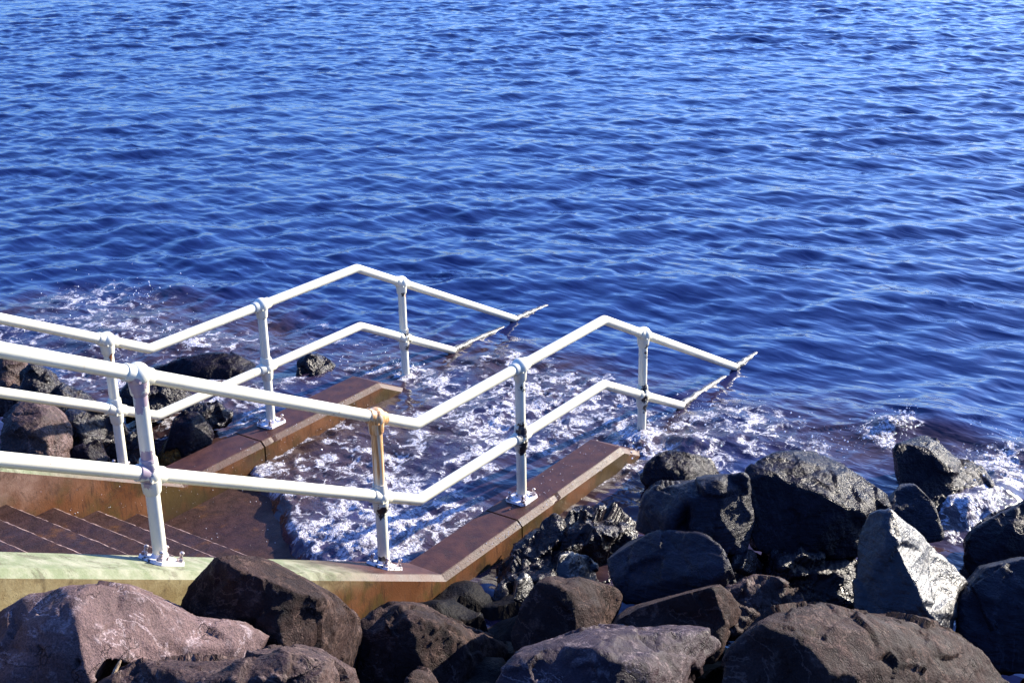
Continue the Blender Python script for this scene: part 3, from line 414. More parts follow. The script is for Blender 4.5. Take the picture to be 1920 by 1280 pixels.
[[5,20,4],[19,4,20],[20,26,19],[4,19,3],[2,3,19],[19,26,2],[1,2,26],[0,1,26],[22,23,27],[25,6,7],[7,8,25],[21,25,22],[22,27,21],[20,5,6],[6,25,20],[25,21,20],[26,20,21],[21,27,26],[27,18,26],[0,26,18],[9,35,24],[10,31,29],[30,29,31],[35,9,10],[10,29,35],[29,30,35],[30,17,28],[34,11,12],[12,13,34],[33,34,13],[13,14,33],[14,15,33],[15,16,33],[31,10,11],[11,34,31],[34,33,31],[33,32,31],[30,31,32],[17,30,32],[32,33,17],[33,16,17],[9,24,8],[25,8,24],[22,25,24],[23,22,24],[24,35,23],[35,30,23],[30,28,23],[27,23,28],[18,27,28],[28,17,18],[40,56,41],[56,40,55],[55,62,56],[39,55,40],[55,39,38],[38,62,55],[62,38,37],[62,37,36],[63,59,58],[43,42,61],[61,44,43],[58,61,57],[57,63,58],[42,41,56],[56,61,42],[56,57,61],[57,56,62],[62,63,57],[62,54,63],[54,62,36],[60,71,45],[65,67,46],[67,65,66],[46,45,71],[71,65,46],[71,66,65],[64,53,66],[48,47,70],[70,49,48],[49,70,69],[69,50,49],[69,51,50],[69,52,51],[47,46,67],[67,70,47],[67,69,70],[67,68,69],[68,67,66],[68,66,53],[53,69,68],[53,52,69],[44,60,45],[60,44,61],[60,61,58],[60,58,59],[59,71,60],[59,66,71],[59,64,66],[64,59,63],[64,63,54],[54,53,64],[9,8,44,45],[15,14,50,51],[10,9,45,46],[16,15,51,52],[17,16,52,53],[13,12,48,49],[14,13,49,50],[0,18,54,36],[18,17,53,54],[6,5,41,42],[2,1,37,38],[3,2,38,39],[4,3,39,40],[5,4,40,41],[1,0,36,37],[11,10,46,47],[7,6,42,43],[12,11,47,48],[8,7,43,44]]),
('wedge shaped wet rock with a dazzling white sunlit face, beside the splash at the right','wetsmooth',0.35,0.014,
[(0.063,-2.821,0.279),(0.364,-2.691,0.563),(0.553,-2.619,0.743),(0.604,-2.635,0.829),(0.621,-2.653,0.895),(0.635,-2.7,0.909),(0.642,-2.748,0.91),(0.691,-2.804,0.843),(0.763,-2.856,0.78),(0.846,-2.933,0.672),(0.923,-3.015,0.573),(0.927,-3.071,0.495),(0.936,-3.128,0.428),(0.84,-3.116,0.435),(0.726,-3.12,0.438),(0.55,-3.176,0.368),(0.338,-3.246,0.282),(0.523,-2.808,0.843),(0.505,-2.865,0.773),(0.464,-2.925,0.706),(0.437,-2.993,0.629),(0.383,-3.051,0.563),(0.388,-3.133,0.479),(0.423,-2.767,0.688),(0.293,-2.889,0.503),(0.639,-2.991,0.588),(0.697,-2.638,0.075),(0.925,-2.54,0.3),(1.068,-2.485,0.442),(1.108,-2.497,0.509),(1.122,-2.511,0.56),(1.133,-2.548,0.571),(1.139,-2.585,0.571),(1.174,-2.629,0.521),(1.226,-2.67,0.473),(1.286,-2.732,0.392),(1.341,-2.796,0.318),(1.343,-2.841,0.258),(1.349,-2.885,0.207),(1.278,-2.875,0.211),(1.194,-2.876,0.21),(1.064,-2.919,0.152),(0.905,-2.972,0.081),(1.051,-2.63,0.517),(1.036,-2.674,0.462),(1.005,-2.721,0.409),(0.984,-2.774,0.349),(0.943,-2.819,0.298),(0.946,-2.883,0.233),(0.973,-2.599,0.396),(0.874,-2.692,0.251),(1.133,-2.775,0.324)],
[[1,2,23],[7,17,6],[5,6,17],[3,4,5],[5,17,3],[2,3,17],[23,2,17],[17,18,23],[18,19,23],[19,24,23],[1,23,24],[0,1,24],[21,20,25],[12,13,11],[25,9,10],[10,11,25],[11,13,25],[13,14,25],[21,25,14],[22,21,14],[14,15,22],[15,16,22],[17,7,8],[18,17,8],[8,9,18],[19,18,9],[9,25,19],[25,20,19],[24,19,20],[20,21,24],[21,22,24],[22,16,24],[0,24,16],[49,28,27],[32,43,33],[43,32,31],[31,30,29],[29,43,31],[43,29,28],[43,28,49],[49,44,43],[49,45,44],[49,50,45],[50,49,27],[50,27,26],[51,46,47],[37,39,38],[36,35,51],[51,37,36],[51,39,37],[51,40,39],[40,51,47],[40,47,48],[48,41,40],[48,42,41],[34,33,43],[34,43,44],[44,35,34],[35,44,45],[45,51,35],[45,46,51],[46,45,50],[50,47,46],[50,48,47],[50,42,48],[42,50,26],[9,8,34,35],[15,14,40,41],[10,9,35,36],[16,15,41,42],[13,12,38,39],[14,13,39,40],[8,7,33,34],[6,5,31,32],[2,1,27,28],[0,16,42,26],[3,2,28,29],[4,3,29,30],[5,4,30,31],[1,0,26,27],[11,10,36,37],[7,6,32,33],[12,11,37,38]]),
('large black wet boulder with a glistening blue top, right of the grooved dark blue rock','wet',0.8,0.014,
[(0.758,-1.899,0.357),(0.878,-1.81,0.527),(0.989,-1.75,0.661),(1.079,-1.716,0.711),(1.184,-1.74,0.732),(1.35,-1.793,0.727),(1.458,-1.865,0.709),(1.608,-2.007,0.678),(1.63,-2.057,0.649),(1.656,-2.192,0.584),(1.651,-2.313,0.53),(1.627,-2.4,0.486),(1.548,-2.458,0.426),(1.418,-2.418,0.432),(1.316,-2.412,0.36),(1.21,-2.427,0.25),(0.911,-2.159,0.293),(1.082,-1.835,0.706),(1.132,-1.953,0.634),(1.177,-2.103,0.616),(1.183,-2.201,0.594),(1.219,-2.284,0.544),(1.301,-2.393,0.5),(1.05,-2.088,0.477),(1.384,-2.143,0.637),(1.258,-1.915,0.683),(1.543,-1.627,0.047),(1.636,-1.558,0.183),(1.72,-1.512,0.29),(1.788,-1.486,0.332),(1.867,-1.507,0.35),(1.991,-1.552,0.35),(2.072,-1.61,0.338),(2.185,-1.724,0.316),(2.201,-1.764,0.294),(2.221,-1.87,0.243),(2.218,-1.965,0.2),(2.201,-2.033,0.165),(2.142,-2.078,0.116),(2.045,-2.044,0.117),(1.967,-2.038,0.059),(1.886,-2.05,-0.029),(1.66,-1.834,-0.002),(1.792,-1.579,0.326),(1.83,-1.673,0.27),(1.866,-1.792,0.256),(1.872,-1.869,0.238),(1.899,-1.935,0.2),(1.96,-2.022,0.167),(1.768,-1.779,0.145),(2.021,-1.827,0.277),(1.924,-1.646,0.312)],
[[4,17,3],[2,3,17],[1,2,17],[25,5,6],[18,25,19],[19,23,18],[17,4,5],[5,25,17],[25,18,17],[1,17,18],[18,23,1],[0,1,23],[23,16,0],[24,7,8],[8,9,24],[9,21,24],[20,24,21],[11,12,13],[10,11,22],[11,13,22],[14,22,13],[21,9,10],[10,22,21],[22,14,21],[14,15,21],[25,6,7],[7,24,25],[19,25,24],[24,20,19],[23,19,20],[20,21,23],[16,23,21],[21,15,16],[29,43,30],[43,29,28],[43,28,27],[32,31,51],[45,51,44],[44,49,45],[31,30,43],[43,51,31],[43,44,51],[44,43,27],[27,49,44],[49,27,26],[26,42,49],[34,33,50],[50,35,34],[50,47,35],[47,50,46],[39,38,37],[48,37,36],[48,39,37],[39,48,40],[36,35,47],[47,48,36],[47,40,48],[47,41,40],[33,32,51],[51,50,33],[50,51,45],[45,46,50],[46,45,49],[49,47,46],[47,49,42],[42,41,47],[9,8,34,35],[15,14,40,41],[10,9,35,36],[16,15,41,42],[13,12,38,39],[14,13,39,40],[6,5,31,32],[2,1,27,28],[0,16,42,26],[3,2,28,29],[4,3,29,30],[5,4,30,31],[1,0,26,27],[11,10,36,37],[7,6,32,33],[12,11,37,38],[8,7,33,34]]),
('grooved dark blue rock with a black right face, above the flat blue rock','slate',0.8,0.014,
[(0.469,-1.269,0.409),(0.543,-1.265,0.519),(0.618,-1.251,0.591),(0.678,-1.287,0.637),(0.716,-1.393,0.671),(0.754,-1.517,0.707),(0.821,-1.694,0.752),(0.863,-1.804,0.788),(0.854,-1.842,0.654),(0.819,-1.88,0.52),(0.653,-1.932,0.364),(0.457,-1.679,0.467),(0.412,-1.528,0.46),(0.607,-1.558,0.693),(0.715,-1.694,0.75),(0.599,-1.568,0.518),(0.514,-1.653,0.574),(0.572,-1.612,0.677),(0.449,-1.536,0.583),(0.552,-1.56,0.657),(0.617,-1.766,0.596),(0.514,-1.38,0.565),(1.058,-1.03,0.144),(1.116,-1.027,0.231),(1.173,-1.016,0.288),(1.219,-1.045,0.324),(1.251,-1.127,0.35),(1.282,-1.223,0.377),(1.336,-1.36,0.411),(1.371,-1.446,0.439),(1.362,-1.477,0.335),(1.333,-1.507,0.231),(1.207,-1.546,0.106),(1.059,-1.345,0.184),(1.023,-1.227,0.179),(1.174,-1.252,0.362),(1.258,-1.358,0.407),(1.164,-1.262,0.227),(1.104,-1.325,0.268),(1.149,-1.293,0.349),(1.053,-1.233,0.275),(1.132,-1.253,0.333),(1.183,-1.414,0.286),(1.098,-1.114,0.264)],
[[2,3,21],[2,21,1],[0,1,21],[13,19,4],[19,15,18],[12,18,15],[21,3,4],[4,19,21],[19,18,21],[18,12,21],[0,21,12],[17,5,14],[6,7,8],[8,9,20],[9,10,20],[14,5,6],[6,8,14],[8,20,14],[17,14,20],[16,17,20],[11,16,20],[20,10,11],[13,4,5],[5,17,13],[19,13,17],[15,19,17],[17,16,15],[16,11,15],[12,15,11],[43,25,24],[23,43,24],[43,23,22],[26,41,35],[40,37,41],[37,40,34],[26,25,43],[43,41,26],[43,40,41],[43,34,40],[34,43,22],[36,27,39],[30,29,28],[42,31,30],[42,32,31],[28,27,36],[36,30,28],[36,42,30],[42,36,39],[42,39,38],[42,38,33],[33,32,42],[27,26,35],[35,39,27],[39,35,41],[39,41,37],[37,38,39],[37,33,38],[33,37,34],[9,8,30,31],[10,9,31,32],[6,5,27,28],[2,1,23,24],[3,2,24,25],[4,3,25,26],[0,12,34,22],[5,4,26,27],[1,0,22,23],[11,10,32,33],[7,6,28,29],[12,11,33,34],[8,7,29,30]]),
('flat topped slate blue rock, widest flat face among the rocks right of centre','slate',0.55,0.014,
[(0.122,-1.29,0.418),(0.163,-1.294,0.445),(0.219,-1.333,0.48),(0.269,-1.428,0.528),(0.339,-1.581,0.587),(0.344,-1.733,0.62),(0.331,-1.824,0.623),(0.295,-1.925,0.619),(0.263,-2.008,0.592),(0.234,-2.055,0.571),(0.235,-2.06,0.453),(0.222,-2.065,0.359),(0.041,-1.899,0.362),(-0.065,-1.519,0.288),(0.013,-1.384,0.378),(0.002,-1.514,0.384),(0.001,-1.6,0.392),(0.054,-1.789,0.473),(0.088,-1.903,0.516),(0.126,-2.029,0.548),(0.184,-1.616,0.508),(0.208,-1.806,0.556),(0.595,-1.121,0.163),(0.626,-1.125,0.185),(0.669,-1.155,0.212),(0.709,-1.228,0.248),(0.765,-1.346,0.293),(0.772,-1.462,0.317),(0.764,-1.532,0.318),(0.739,-1.609,0.313),(0.716,-1.672,0.291),(0.695,-1.709,0.273),(0.693,-1.714,0.184),(0.681,-1.718,0.112),(0.544,-1.588,0.112),(0.457,-1.295,0.057),(0.515,-1.192,0.13),(0.509,-1.291,0.132),(0.51,-1.357,0.137),(0.554,-1.502,0.197),(0.583,-1.589,0.23),(0.614,-1.686,0.254),(0.648,-1.371,0.229),(0.671,-1.516,0.264)],
[[0,1,14],[4,20,3],[15,3,20],[16,15,20],[20,17,16],[3,15,2],[1,2,15],[14,1,15],[13,14,15],[15,16,13],[21,5,6],[19,7,8],[19,8,9],[9,10,19],[10,11,19],[21,6,7],[7,19,21],[18,21,19],[12,18,19],[19,11,12],[5,21,4],[20,4,21],[17,20,21],[21,18,17],[18,12,17],[16,17,12],[13,16,12],[36,23,22],[25,42,26],[42,25,37],[42,37,38],[38,39,42],[24,37,25],[37,24,23],[37,23,36],[37,36,35],[35,38,37],[28,27,43],[30,29,41],[31,30,41],[41,32,31],[41,33,32],[29,28,43],[43,41,29],[41,43,40],[41,40,34],[34,33,41],[26,43,27],[43,26,42],[43,42,39],[39,40,43],[39,34,40],[34,39,38],[34,38,35],[9,8,30,31],[10,9,31,32],[13,12,34,35],[14,13,35,36],[0,14,36,22],[6,5,27,28],[2,1,23,24],[3,2,24,25],[4,3,25,26],[5,4,26,27],[1,0,22,23],[11,10,32,33],[7,6,28,29],[12,11,33,34],[8,7,29,30]]),
('rough black wet rock running down beside the landing coping, glittering with water','wetrough',1.7,0.013,
[(-0.02,-0.243,-0.503),(0.084,-0.248,-0.34),(0.244,-0.25,-0.223),(0.44,-0.283,-0.131),(0.676,-0.287,-0.051),(0.856,-0.331,-0.012),(1.044,-0.385,0.029),(1.156,-0.435,0.055),(1.225,-0.555,0.022),(1.26,-0.793,-0.039),(1.199,-0.892,-0.124),(0.843,-0.917,-0.226),(0.378,-0.84,-0.408),(0.137,-0.673,-0.533),(-0.065,-0.402,-0.559),(0.549,-0.484,-0.061),(0.832,-0.551,0.025),(0.546,-0.652,-0.124),(0.891,-0.681,-0.044),(0.255,-0.516,-0.18),(0.72,-0.622,-0.1),(0.973,-0.567,0.025),(0.709,-0.21,-0.817),(0.793,-0.21,-0.689),(0.916,-0.21,-0.596),(1.067,-0.21,-0.521),(1.247,-0.21,-0.454),(1.383,-0.21,-0.421),(1.526,-0.21,-0.386),(1.612,-0.21,-0.364),(1.666,-0.21,-0.39),(1.695,-0.341,-0.439),(1.65,-0.417,-0.507),(1.381,-0.43,-0.594),(1.026,-0.364,-0.744),(0.838,-0.232,-0.844),(0.678,-0.21,-0.864),(1.155,-0.21,-0.468),(1.371,-0.21,-0.396),(1.155,-0.218,-0.52),(1.417,-0.247,-0.45),(0.932,-0.21,-0.567),(1.286,-0.21,-0.496),(1.477,-0.21,-0.393)],
[[0,1,14],[5,15,4],[15,17,19],[4,15,3],[15,19,3],[2,3,19],[1,2,19],[19,13,1],[14,1,13],[18,21,8],[18,8,9],[9,10,18],[10,11,18],[8,21,7],[6,7,21],[16,6,21],[21,18,16],[20,16,18],[18,11,20],[6,16,5],[15,5,16],[16,20,15],[17,15,20],[20,11,17],[11,12,17],[19,17,12],[13,19,12],[36,23,22],[26,37,27],[41,39,37],[25,37,26],[25,41,37],[41,25,24],[41,24,23],[23,35,41],[35,23,36],[30,43,40],[31,30,40],[40,32,31],[40,33,32],[29,43,30],[43,29,28],[43,28,38],[38,40,43],[40,38,42],[42,33,40],[27,38,28],[38,27,37],[37,42,38],[42,37,39],[39,33,42],[39,34,33],[34,39,41],[34,41,35],[9,8,30,31],[10,9,31,32],[13,12,34,35],[14,13,35,36],[0,14,36,22],[6,5,27,28],[2,1,23,24],[3,2,24,25],[4,3,25,26],[5,4,26,27],[1,0,22,23],[11,10,32,33],[7,6,28,29],[12,11,33,34],[8,7,29,30]]),
('small pointed rock with a bright white fan shaped face, left of the flat blue rock','wetsmooth',0.4,0.009,
[(0.027,-1.003,0.284),(0.089,-0.986,0.357),(0.153,-0.994,0.343),(0.254,-1.017,0.298),(0.32,-1.033,0.249),(0.374,-1.054,0.193),(0.338,-1.087,0.12),(0.138,-1.184,0.106),(-0.035,-1.106,0.132),(0.061,-1.075,0.247),(0.092,-1.108,0.206),(0.19,-1.103,0.199),(0.291,-0.87,0.13),(0.337,-0.857,0.185),(0.384,-0.864,0.175),(0.457,-0.882,0.143),(0.506,-0.895,0.107),(0.545,-0.911,0.065),(0.518,-0.936,0.011),(0.372,-1.006,-0.002),(0.245,-0.946,0.017),(0.316,-0.923,0.102),(0.339,-0.948,0.072),(0.41,-0.946,0.068)],
[[0,1,2],[2,9,0],[8,0,9],[9,10,8],[11,3,4],[11,4,5],[5,6,11],[6,7,11],[9,2,3],[3,11,9],[10,9,11],[11,7,10],[8,10,7],[14,13,12],[12,21,14],[21,12,20],[20,22,21],[16,15,23],[17,16,23],[23,18,17],[23,19,18],[15,14,21],[21,23,15],[23,21,22],[22,19,23],[19,22,20],[4,3,15,16],[0,8,20,12],[5,4,16,17],[6,5,17,18],[1,0,12,13],[2,1,13,14],[7,6,18,19],[3,2,14,15],[8,7,19,20]]),
('little rock with a pale leaf shaped face, left of the blocky brown boulder','wetsmooth',0.4,0.008,
[(-0.382,-0.976,0.286),(-0.308,-0.964,0.381),(-0.253,-0.967,0.382),(-0.199,-0.981,0.307),(-0.204,-0.999,0.269),(-0.308,-1.035,0.215),(-0.293,-0.989,0.318),(-0.174,-0.853,0.173),(-0.119,-0.844,0.243),(-0.079,-0.846,0.245),(-0.04,-0.858,0.19),(-0.044,-0.871,0.162),(-0.12,-0.897,0.12),(-0.108,-0.863,0.197)],
[[0,1,6],[2,3,1],[6,1,3],[3,4,6],[4,5,6],[0,6,5],[13,8,7],[8,10,9],[10,8,13],[13,11,10],[13,12,11],[12,13,7],[1,0,7,8],[2,1,8,9],[4,3,10,11],[3,2,9,10],[5,4,11,12],[0,5,12,7]]),
('black wet rock standing furthest out in the sea at the right','wet',0.7,0.014,
[(2.688,-2.093,0.139),(2.767,-2.057,0.223),(2.825,-2.065,0.252),(2.929,-2.09,0.297),(3.011,-2.136,0.293),(3.106,-2.2,0.259),(3.165,-2.259,0.213),(3.191,-2.361,0.113),(3.237,-2.426,0.056),(3.369,-2.533,0.009),(3.297,-2.599,-0.021),(3.164,-2.686,-0.018),(2.938,-2.706,-0.112),(2.623,-2.432,-0.093),(2.569,-2.218,-0.026),(2.786,-2.164,0.159),(2.913,-2.268,0.218),(2.967,-2.368,0.181),(2.879,-2.486,0.04),(3.274,-1.949,-0.115),(3.332,-1.922,-0.05),(3.375,-1.929,-0.027),(3.452,-1.949,0.008),(3.513,-1.984,0.006),(3.582,-2.034,-0.018),(3.625,-2.08,-0.053),(3.644,-2.158,-0.127),(3.676,-2.208,-0.17),(3.773,-2.291,-0.204),(3.721,-2.341,-0.228),(3.624,-2.406,-0.228),(3.458,-2.42,-0.303),(3.226,-2.208,-0.293),(3.185,-2.044,-0.242),(3.347,-2.004,-0.099),(3.441,-2.084,-0.052),(3.481,-2.161,-0.08),(3.416,-2.25,-0.189)],
[[4,5,16],[4,16,3],[15,3,16],[3,15,2],[1,2,15],[0,1,15],[14,0,15],[7,17,6],[17,7,8],[18,17,8],[8,9,18],[9,10,18],[10,11,18],[11,12,18],[13,18,12],[16,5,6],[6,17,16],[15,16,17],[17,18,15],[14,15,18],[18,13,14],[35,24,23],[22,35,23],[35,22,34],[21,34,22],[34,21,20],[34,20,19],[34,19,33],[25,36,26],[27,26,36],[27,36,37],[37,28,27],[37,29,28],[37,30,29],[37,31,30],[31,37,32],[25,24,35],[35,36,25],[36,35,34],[34,37,36],[37,34,33],[33,32,37],[4,3,22,23],[13,12,31,32],[9,8,27,28],[14,13,32,33],[0,14,33,19],[5,4,23,24],[6,5,24,25],[1,0,19,20],[10,9,28,29],[2,1,20,21],[11,10,29,30],[7,6,25,26],[3,2,21,22],[12,11,30,31],[8,7,26,27]]),
('black wet rock cut by the right edge, just below the splash','wet',0.8,0.014,
[(1.826,-2.883,0.039),(1.951,-2.84,0.149),(2.005,-2.862,0.177),(2.122,-2.939,0.256),(2.252,-3.044,0.32),(2.39,-3.182,0.382),(2.345,-3.309,0.23),(2.015,-3.391,-0.042),(1.752,-3.012,-0.034),(1.996,-3.108,0.236),(2.391,-2.749,-0.193),(2.484,-2.716,-0.107),(2.524,-2.733,-0.086),(2.612,-2.793,-0.023),(2.71,-2.874,0.027),(2.813,-2.98,0.076),(2.777,-3.078,-0.041),(2.532,-3.14,-0.253),(2.336,-2.847,-0.251),(2.521,-2.921,-0.042)],
[[0,1,2],[5,6,4],[9,4,6],[6,7,9],[4,9,3],[2,3,9],[0,2,9],[8,0,9],[9,7,8],[12,11,10],[14,16,15],[16,14,19],[19,17,16],[13,19,14],[19,13,12],[19,12,10],[19,10,18],[18,17,19],[4,3,13,14],[0,8,18,10],[5,4,14,15],[6,5,15,16],[1,0,10,11],[2,1,11,12],[7,6,16,17],[3,2,12,13],[8,7,17,18]]),
('blue black streaked rock at the right edge, right of the white faced wedge','slate',0.9,0.014,
[(0.794,-3.135,0.391),(0.894,-3.141,0.46),(1.002,-3.202,0.544),(1.066,-3.292,0.601),(1.102,-3.419,0.657),(1.011,-3.587,0.597),(0.672,-3.714,0.235),(0.508,-3.329,0.183),(0.608,-3.201,0.313),(0.819,-3.288,0.497),(0.877,-3.461,0.557),(0.671,-3.426,0.391),(1.381,-2.981,0.082),(1.458,-2.986,0.137),(1.54,-3.034,0.204),(1.59,-3.105,0.25),(1.619,-3.204,0.292),(1.552,-3.336,0.243),(1.292,-3.434,-0.045),(1.166,-3.131,-0.087),(1.242,-3.031,0.016),(1.405,-3.1,0.162),(1.451,-3.236,0.21),(1.294,-3.207,0.076)],
[[2,9,1],[0,1,9],[10,3,4],[4,5,10],[5,6,10],[11,10,6],[9,2,3],[3,10,9],[10,11,9],[0,9,11],[8,0,11],[7,8,11],[11,6,7],[13,21,14],[21,13,12],[16,15,22],[22,17,16],[22,18,17],[18,22,23],[15,14,21],[21,22,15],[21,23,22],[23,21,12],[23,12,20],[23,20,19],[19,18,23],[4,3,15,16],[0,8,20,12],[5,4,16,17],[6,5,17,18],[1,0,12,13],[2,1,13,14],[7,6,18,19],[3,2,14,15],[8,7,19,20]]),
('low lumpy wet rock in the dark gap left of the white faced wedge','wetrough',1,0.014,
[(0.655,-2.023,0.23),(0.811,-1.997,0.326),(0.911,-2.054,0.339),(1.012,-2.096,0.326),(1.104,-2.214,0.289),(1.226,-2.373,0.226),(1.161,-2.446,0.115),(0.93,-2.516,0.074),(0.571,-2.15,0.137),(0.743,-2.128,0.346),(0.846,-2.258,0.229),(1,-2.328,0.23),(1.124,-1.877,-0.002),(1.241,-1.858,0.072),(1.315,-1.903,0.084),(1.39,-1.936,0.075),(1.458,-2.026,0.049),(1.548,-2.149,0.002),(1.499,-2.205,-0.083),(1.329,-2.256,-0.118),(1.062,-1.974,-0.075),(1.193,-1.957,0.086),(1.268,-2.058,-0.001),(1.382,-2.112,0.001)],
[[9,2,3],[2,9,1],[0,1,9],[8,0,9],[10,4,11],[11,4,5],[5,6,11],[6,7,11],[10,11,7],[4,10,3],[9,3,10],[8,9,10],[10,7,8],[15,14,21],[13,21,14],[21,13,12],[21,12,20],[23,16,22],[17,16,23],[23,18,17],[23,19,18],[19,23,22],[15,22,16],[22,15,21],[22,21,20],[20,19,22],[4,3,15,16],[0,8,20,12],[5,4,16,17],[6,5,17,18],[1,0,12,13],[2,1,13,14],[7,6,18,19],[3,2,14,15],[8,7,19,20]]),
('small glinting wet rock between the flat blue rock and the pitted brown block','wetrough',1,0.01,
[(0.44,-1.904,0.228),(0.553,-1.884,0.361),(0.63,-1.89,0.379),(0.711,-1.932,0.347),(0.771,-1.977,0.267),(0.586,-2.058,0.169),(0.579,-1.952,0.316),(0.721,-1.791,0.105),(0.805,-1.777,0.205),(0.862,-1.782,0.219),(0.92,-1.814,0.195),(0.964,-1.848,0.137),(0.828,-1.907,0.062),(0.824,-1.827,0.171)],
[[6,3,4],[4,5,6],[3,6,2],[1,2,6],[0,1,6],[6,5,0],[11,10,13],[13,12,11],[9,13,10],[13,9,8],[13,8,7],[7,12,13],[1,0,7,8],[2,1,8,9],[4,3,10,11],[3,2,9,10],[5,4,11,12],[0,5,12,7]]),
('half drowned wet rock with foam pouring over it, off the end of the near coping','wet',0.8,0.014,
[(1.818,-0.571,0.008),(1.908,-0.55,0.093),(2.017,-0.585,0.135),(2.117,-0.653,0.134),(2.236,-0.722,0.117),(2.348,-0.843,0.034),(2.31,-0.953,-0.074),(2.002,-0.895,-0.088),(1.798,-0.68,-0.06),(1.939,-0.686,0.095),(2.08,-0.806,0.048),(2.275,-0.38,-0.195),(2.341,-0.365,-0.13),(2.423,-0.392,-0.098),(2.497,-0.445,-0.098),(2.585,-0.498,-0.109),(2.667,-0.59,-0.171),(2.639,-0.673,-0.253),(2.412,-0.626,-0.267),(2.261,-0.462,-0.247),(2.366,-0.467,-0.129),(2.471,-0.56,-0.164)],
[[2,9,1],[0,1,9],[9,8,0],[3,4,10],[10,4,5],[5,6,10],[6,7,10],[9,2,3],[3,10,9],[10,7,9],[8,9,7],[12,20,13],[20,12,11],[11,19,20],[21,15,14],[16,15,21],[21,17,16],[21,18,17],[14,13,20],[20,21,14],[20,18,21],[18,20,19],[4,3,14,15],[0,8,19,11],[5,4,15,16],[6,5,16,17],[1,0,11,12],[2,1,12,13],[7,6,17,18],[3,2,13,14],[8,7,18,19]]),
('streaked wet rock awash behind the white faced wedge','slate',0.8,0.014,
[(1.641,-2.41,0.36),(1.783,-2.369,0.391),(1.88,-2.421,0.436),(1.901,-2.52,0.473),(1.878,-2.611,0.426),(1.832,-2.695,0.339),(1.745,-2.741,0.223),(1.603,-2.537,0.227),(1.764,-2.535,0.379),(2.093,-2.273,0.146),(2.197,-2.243,0.172),(2.269,-2.283,0.207),(2.286,-2.358,0.235),(2.269,-2.427,0.198),(2.235,-2.491,0.132),(2.17,-2.526,0.043),(2.064,-2.369,0.045),(2.184,-2.369,0.162)],
[[8,3,4],[4,5,8],[5,6,8],[3,8,2],[1,2,8],[0,1,8],[7,0,8],[8,6,7],[13,12,17],[17,14,13],[17,15,14],[11,17,12],[17,11,10],[17,10,9],[17,9,16],[16,15,17],[4,3,12,13],[5,4,13,14],[6,5,14,15],[1,0,9,10],[2,1,10,11],[0,7,16,9],[7,6,15,16],[3,2,11,12]]),
('rounded brown rock crossed by the shadow of a rail, behind the far wall','brownwet',0.9,0.014,
[(-1,2.926,0.225),(-0.842,3.064,0.495),(-0.741,3.128,0.585),(-0.617,3.148,0.629),(-0.519,3.1,0.626),(-0.441,3.032,0.58),(-0.4,2.963,0.505),(-0.388,2.925,0.417),(-0.467,2.839,0.258),(-0.629,2.705,0.128),(-0.784,2.935,0.566),(-0.673,2.786,0.437),(-0.612,2.898,0.571),(-0.583,3.332,0.068),(-0.464,3.435,0.275),(-0.389,3.481,0.344),(-0.296,3.495,0.379),(-0.222,3.457,0.376),(-0.162,3.406,0.341),(-0.131,3.353,0.285),(-0.122,3.324,0.218),(-0.181,3.26,0.096),(-0.301,3.163,-0.005),(-0.418,3.339,0.327),(-0.334,3.227,0.229),(-0.288,3.309,0.332)],
[[3,10,2],[1,2,10],[12,5,6],[6,7,12],[11,12,7],[7,8,11],[8,9,11],[5,12,4],[3,4,12],[10,3,12],[12,11,10],[1,10,11],[0,1,11],[11,9,0],[15,23,16],[23,15,14],[19,18,25],[25,20,19],[20,25,24],[24,21,20],[24,22,21],[17,25,18],[25,17,16],[25,16,23],[23,24,25],[24,23,14],[24,14,13],[13,22,24],[4,3,16,17],[9,8,21,22],[5,4,17,18],[6,5,18,19],[1,0,13,14],[2,1,14,15],[7,6,19,20],[0,9,22,13],[3,2,15,16],[8,7,20,21]]),
('glistening rock with a black left flank, between the rail shadowed rock and the far post','wetrough',1,0.014,
[(-0.437,3.017,0.027),(-0.296,3.137,0.373),(-0.216,3.155,0.434),(-0.134,3.126,0.424),(-0.013,3.072,0.379),(0.076,3.018,0.262),(0.124,2.971,0.068),(-0.005,2.868,-0.114),(-0.253,3.003,0.347),(-0.284,2.919,0.207),(-0.086,2.953,0.208),(-0.055,3.371,-0.115),(0.051,3.461,0.147),(0.111,3.474,0.193),(0.172,3.451,0.186),(0.263,3.409,0.152),(0.329,3.367,0.065),(0.364,3.33,-0.081),(0.268,3.254,-0.218),(0.085,3.361,0.126),(0.061,3.299,0.02),(0.209,3.321,0.023)],
[[8,2,3],[2,8,1],[10,4,5],[5,6,10],[6,7,10],[9,10,7],[8,3,4],[4,10,8],[10,9,8],[1,8,9],[0,1,9],[9,7,0],[14,13,19],[12,19,13],[16,15,21],[21,17,16],[21,18,17],[18,21,20],[15,14,19],[19,21,15],[19,20,21],[20,19,12],[20,12,11],[11,18,20],[4,3,14,15],[5,4,15,16],[6,5,16,17],[1,0,11,12],[2,1,12,13],[0,7,18,11],[7,6,17,18],[3,2,13,14]]),
('pale pinkish sunlit rock at the left edge, furthest back behind the far wall','brownwet',1.1,0.014,
[(-0.166,4.47,0.422),(0.004,4.352,0.468),(0.112,4.293,0.472),(0.182,4.261,0.433),(0.246,4.233,0.332),(0.274,4.197,0.166),(0.09,4.077,0.095),(-0.294,4.363,0.123),(-0.033,4.192,0.345),(0.178,4.783,0.22),(0.306,4.694,0.254),(0.387,4.65,0.257),(0.439,4.625,0.228),(0.487,4.603,0.153),(0.507,4.575,0.028),(0.371,4.488,-0.027),(0.082,4.703,-0.005),(0.28,4.577,0.16)],
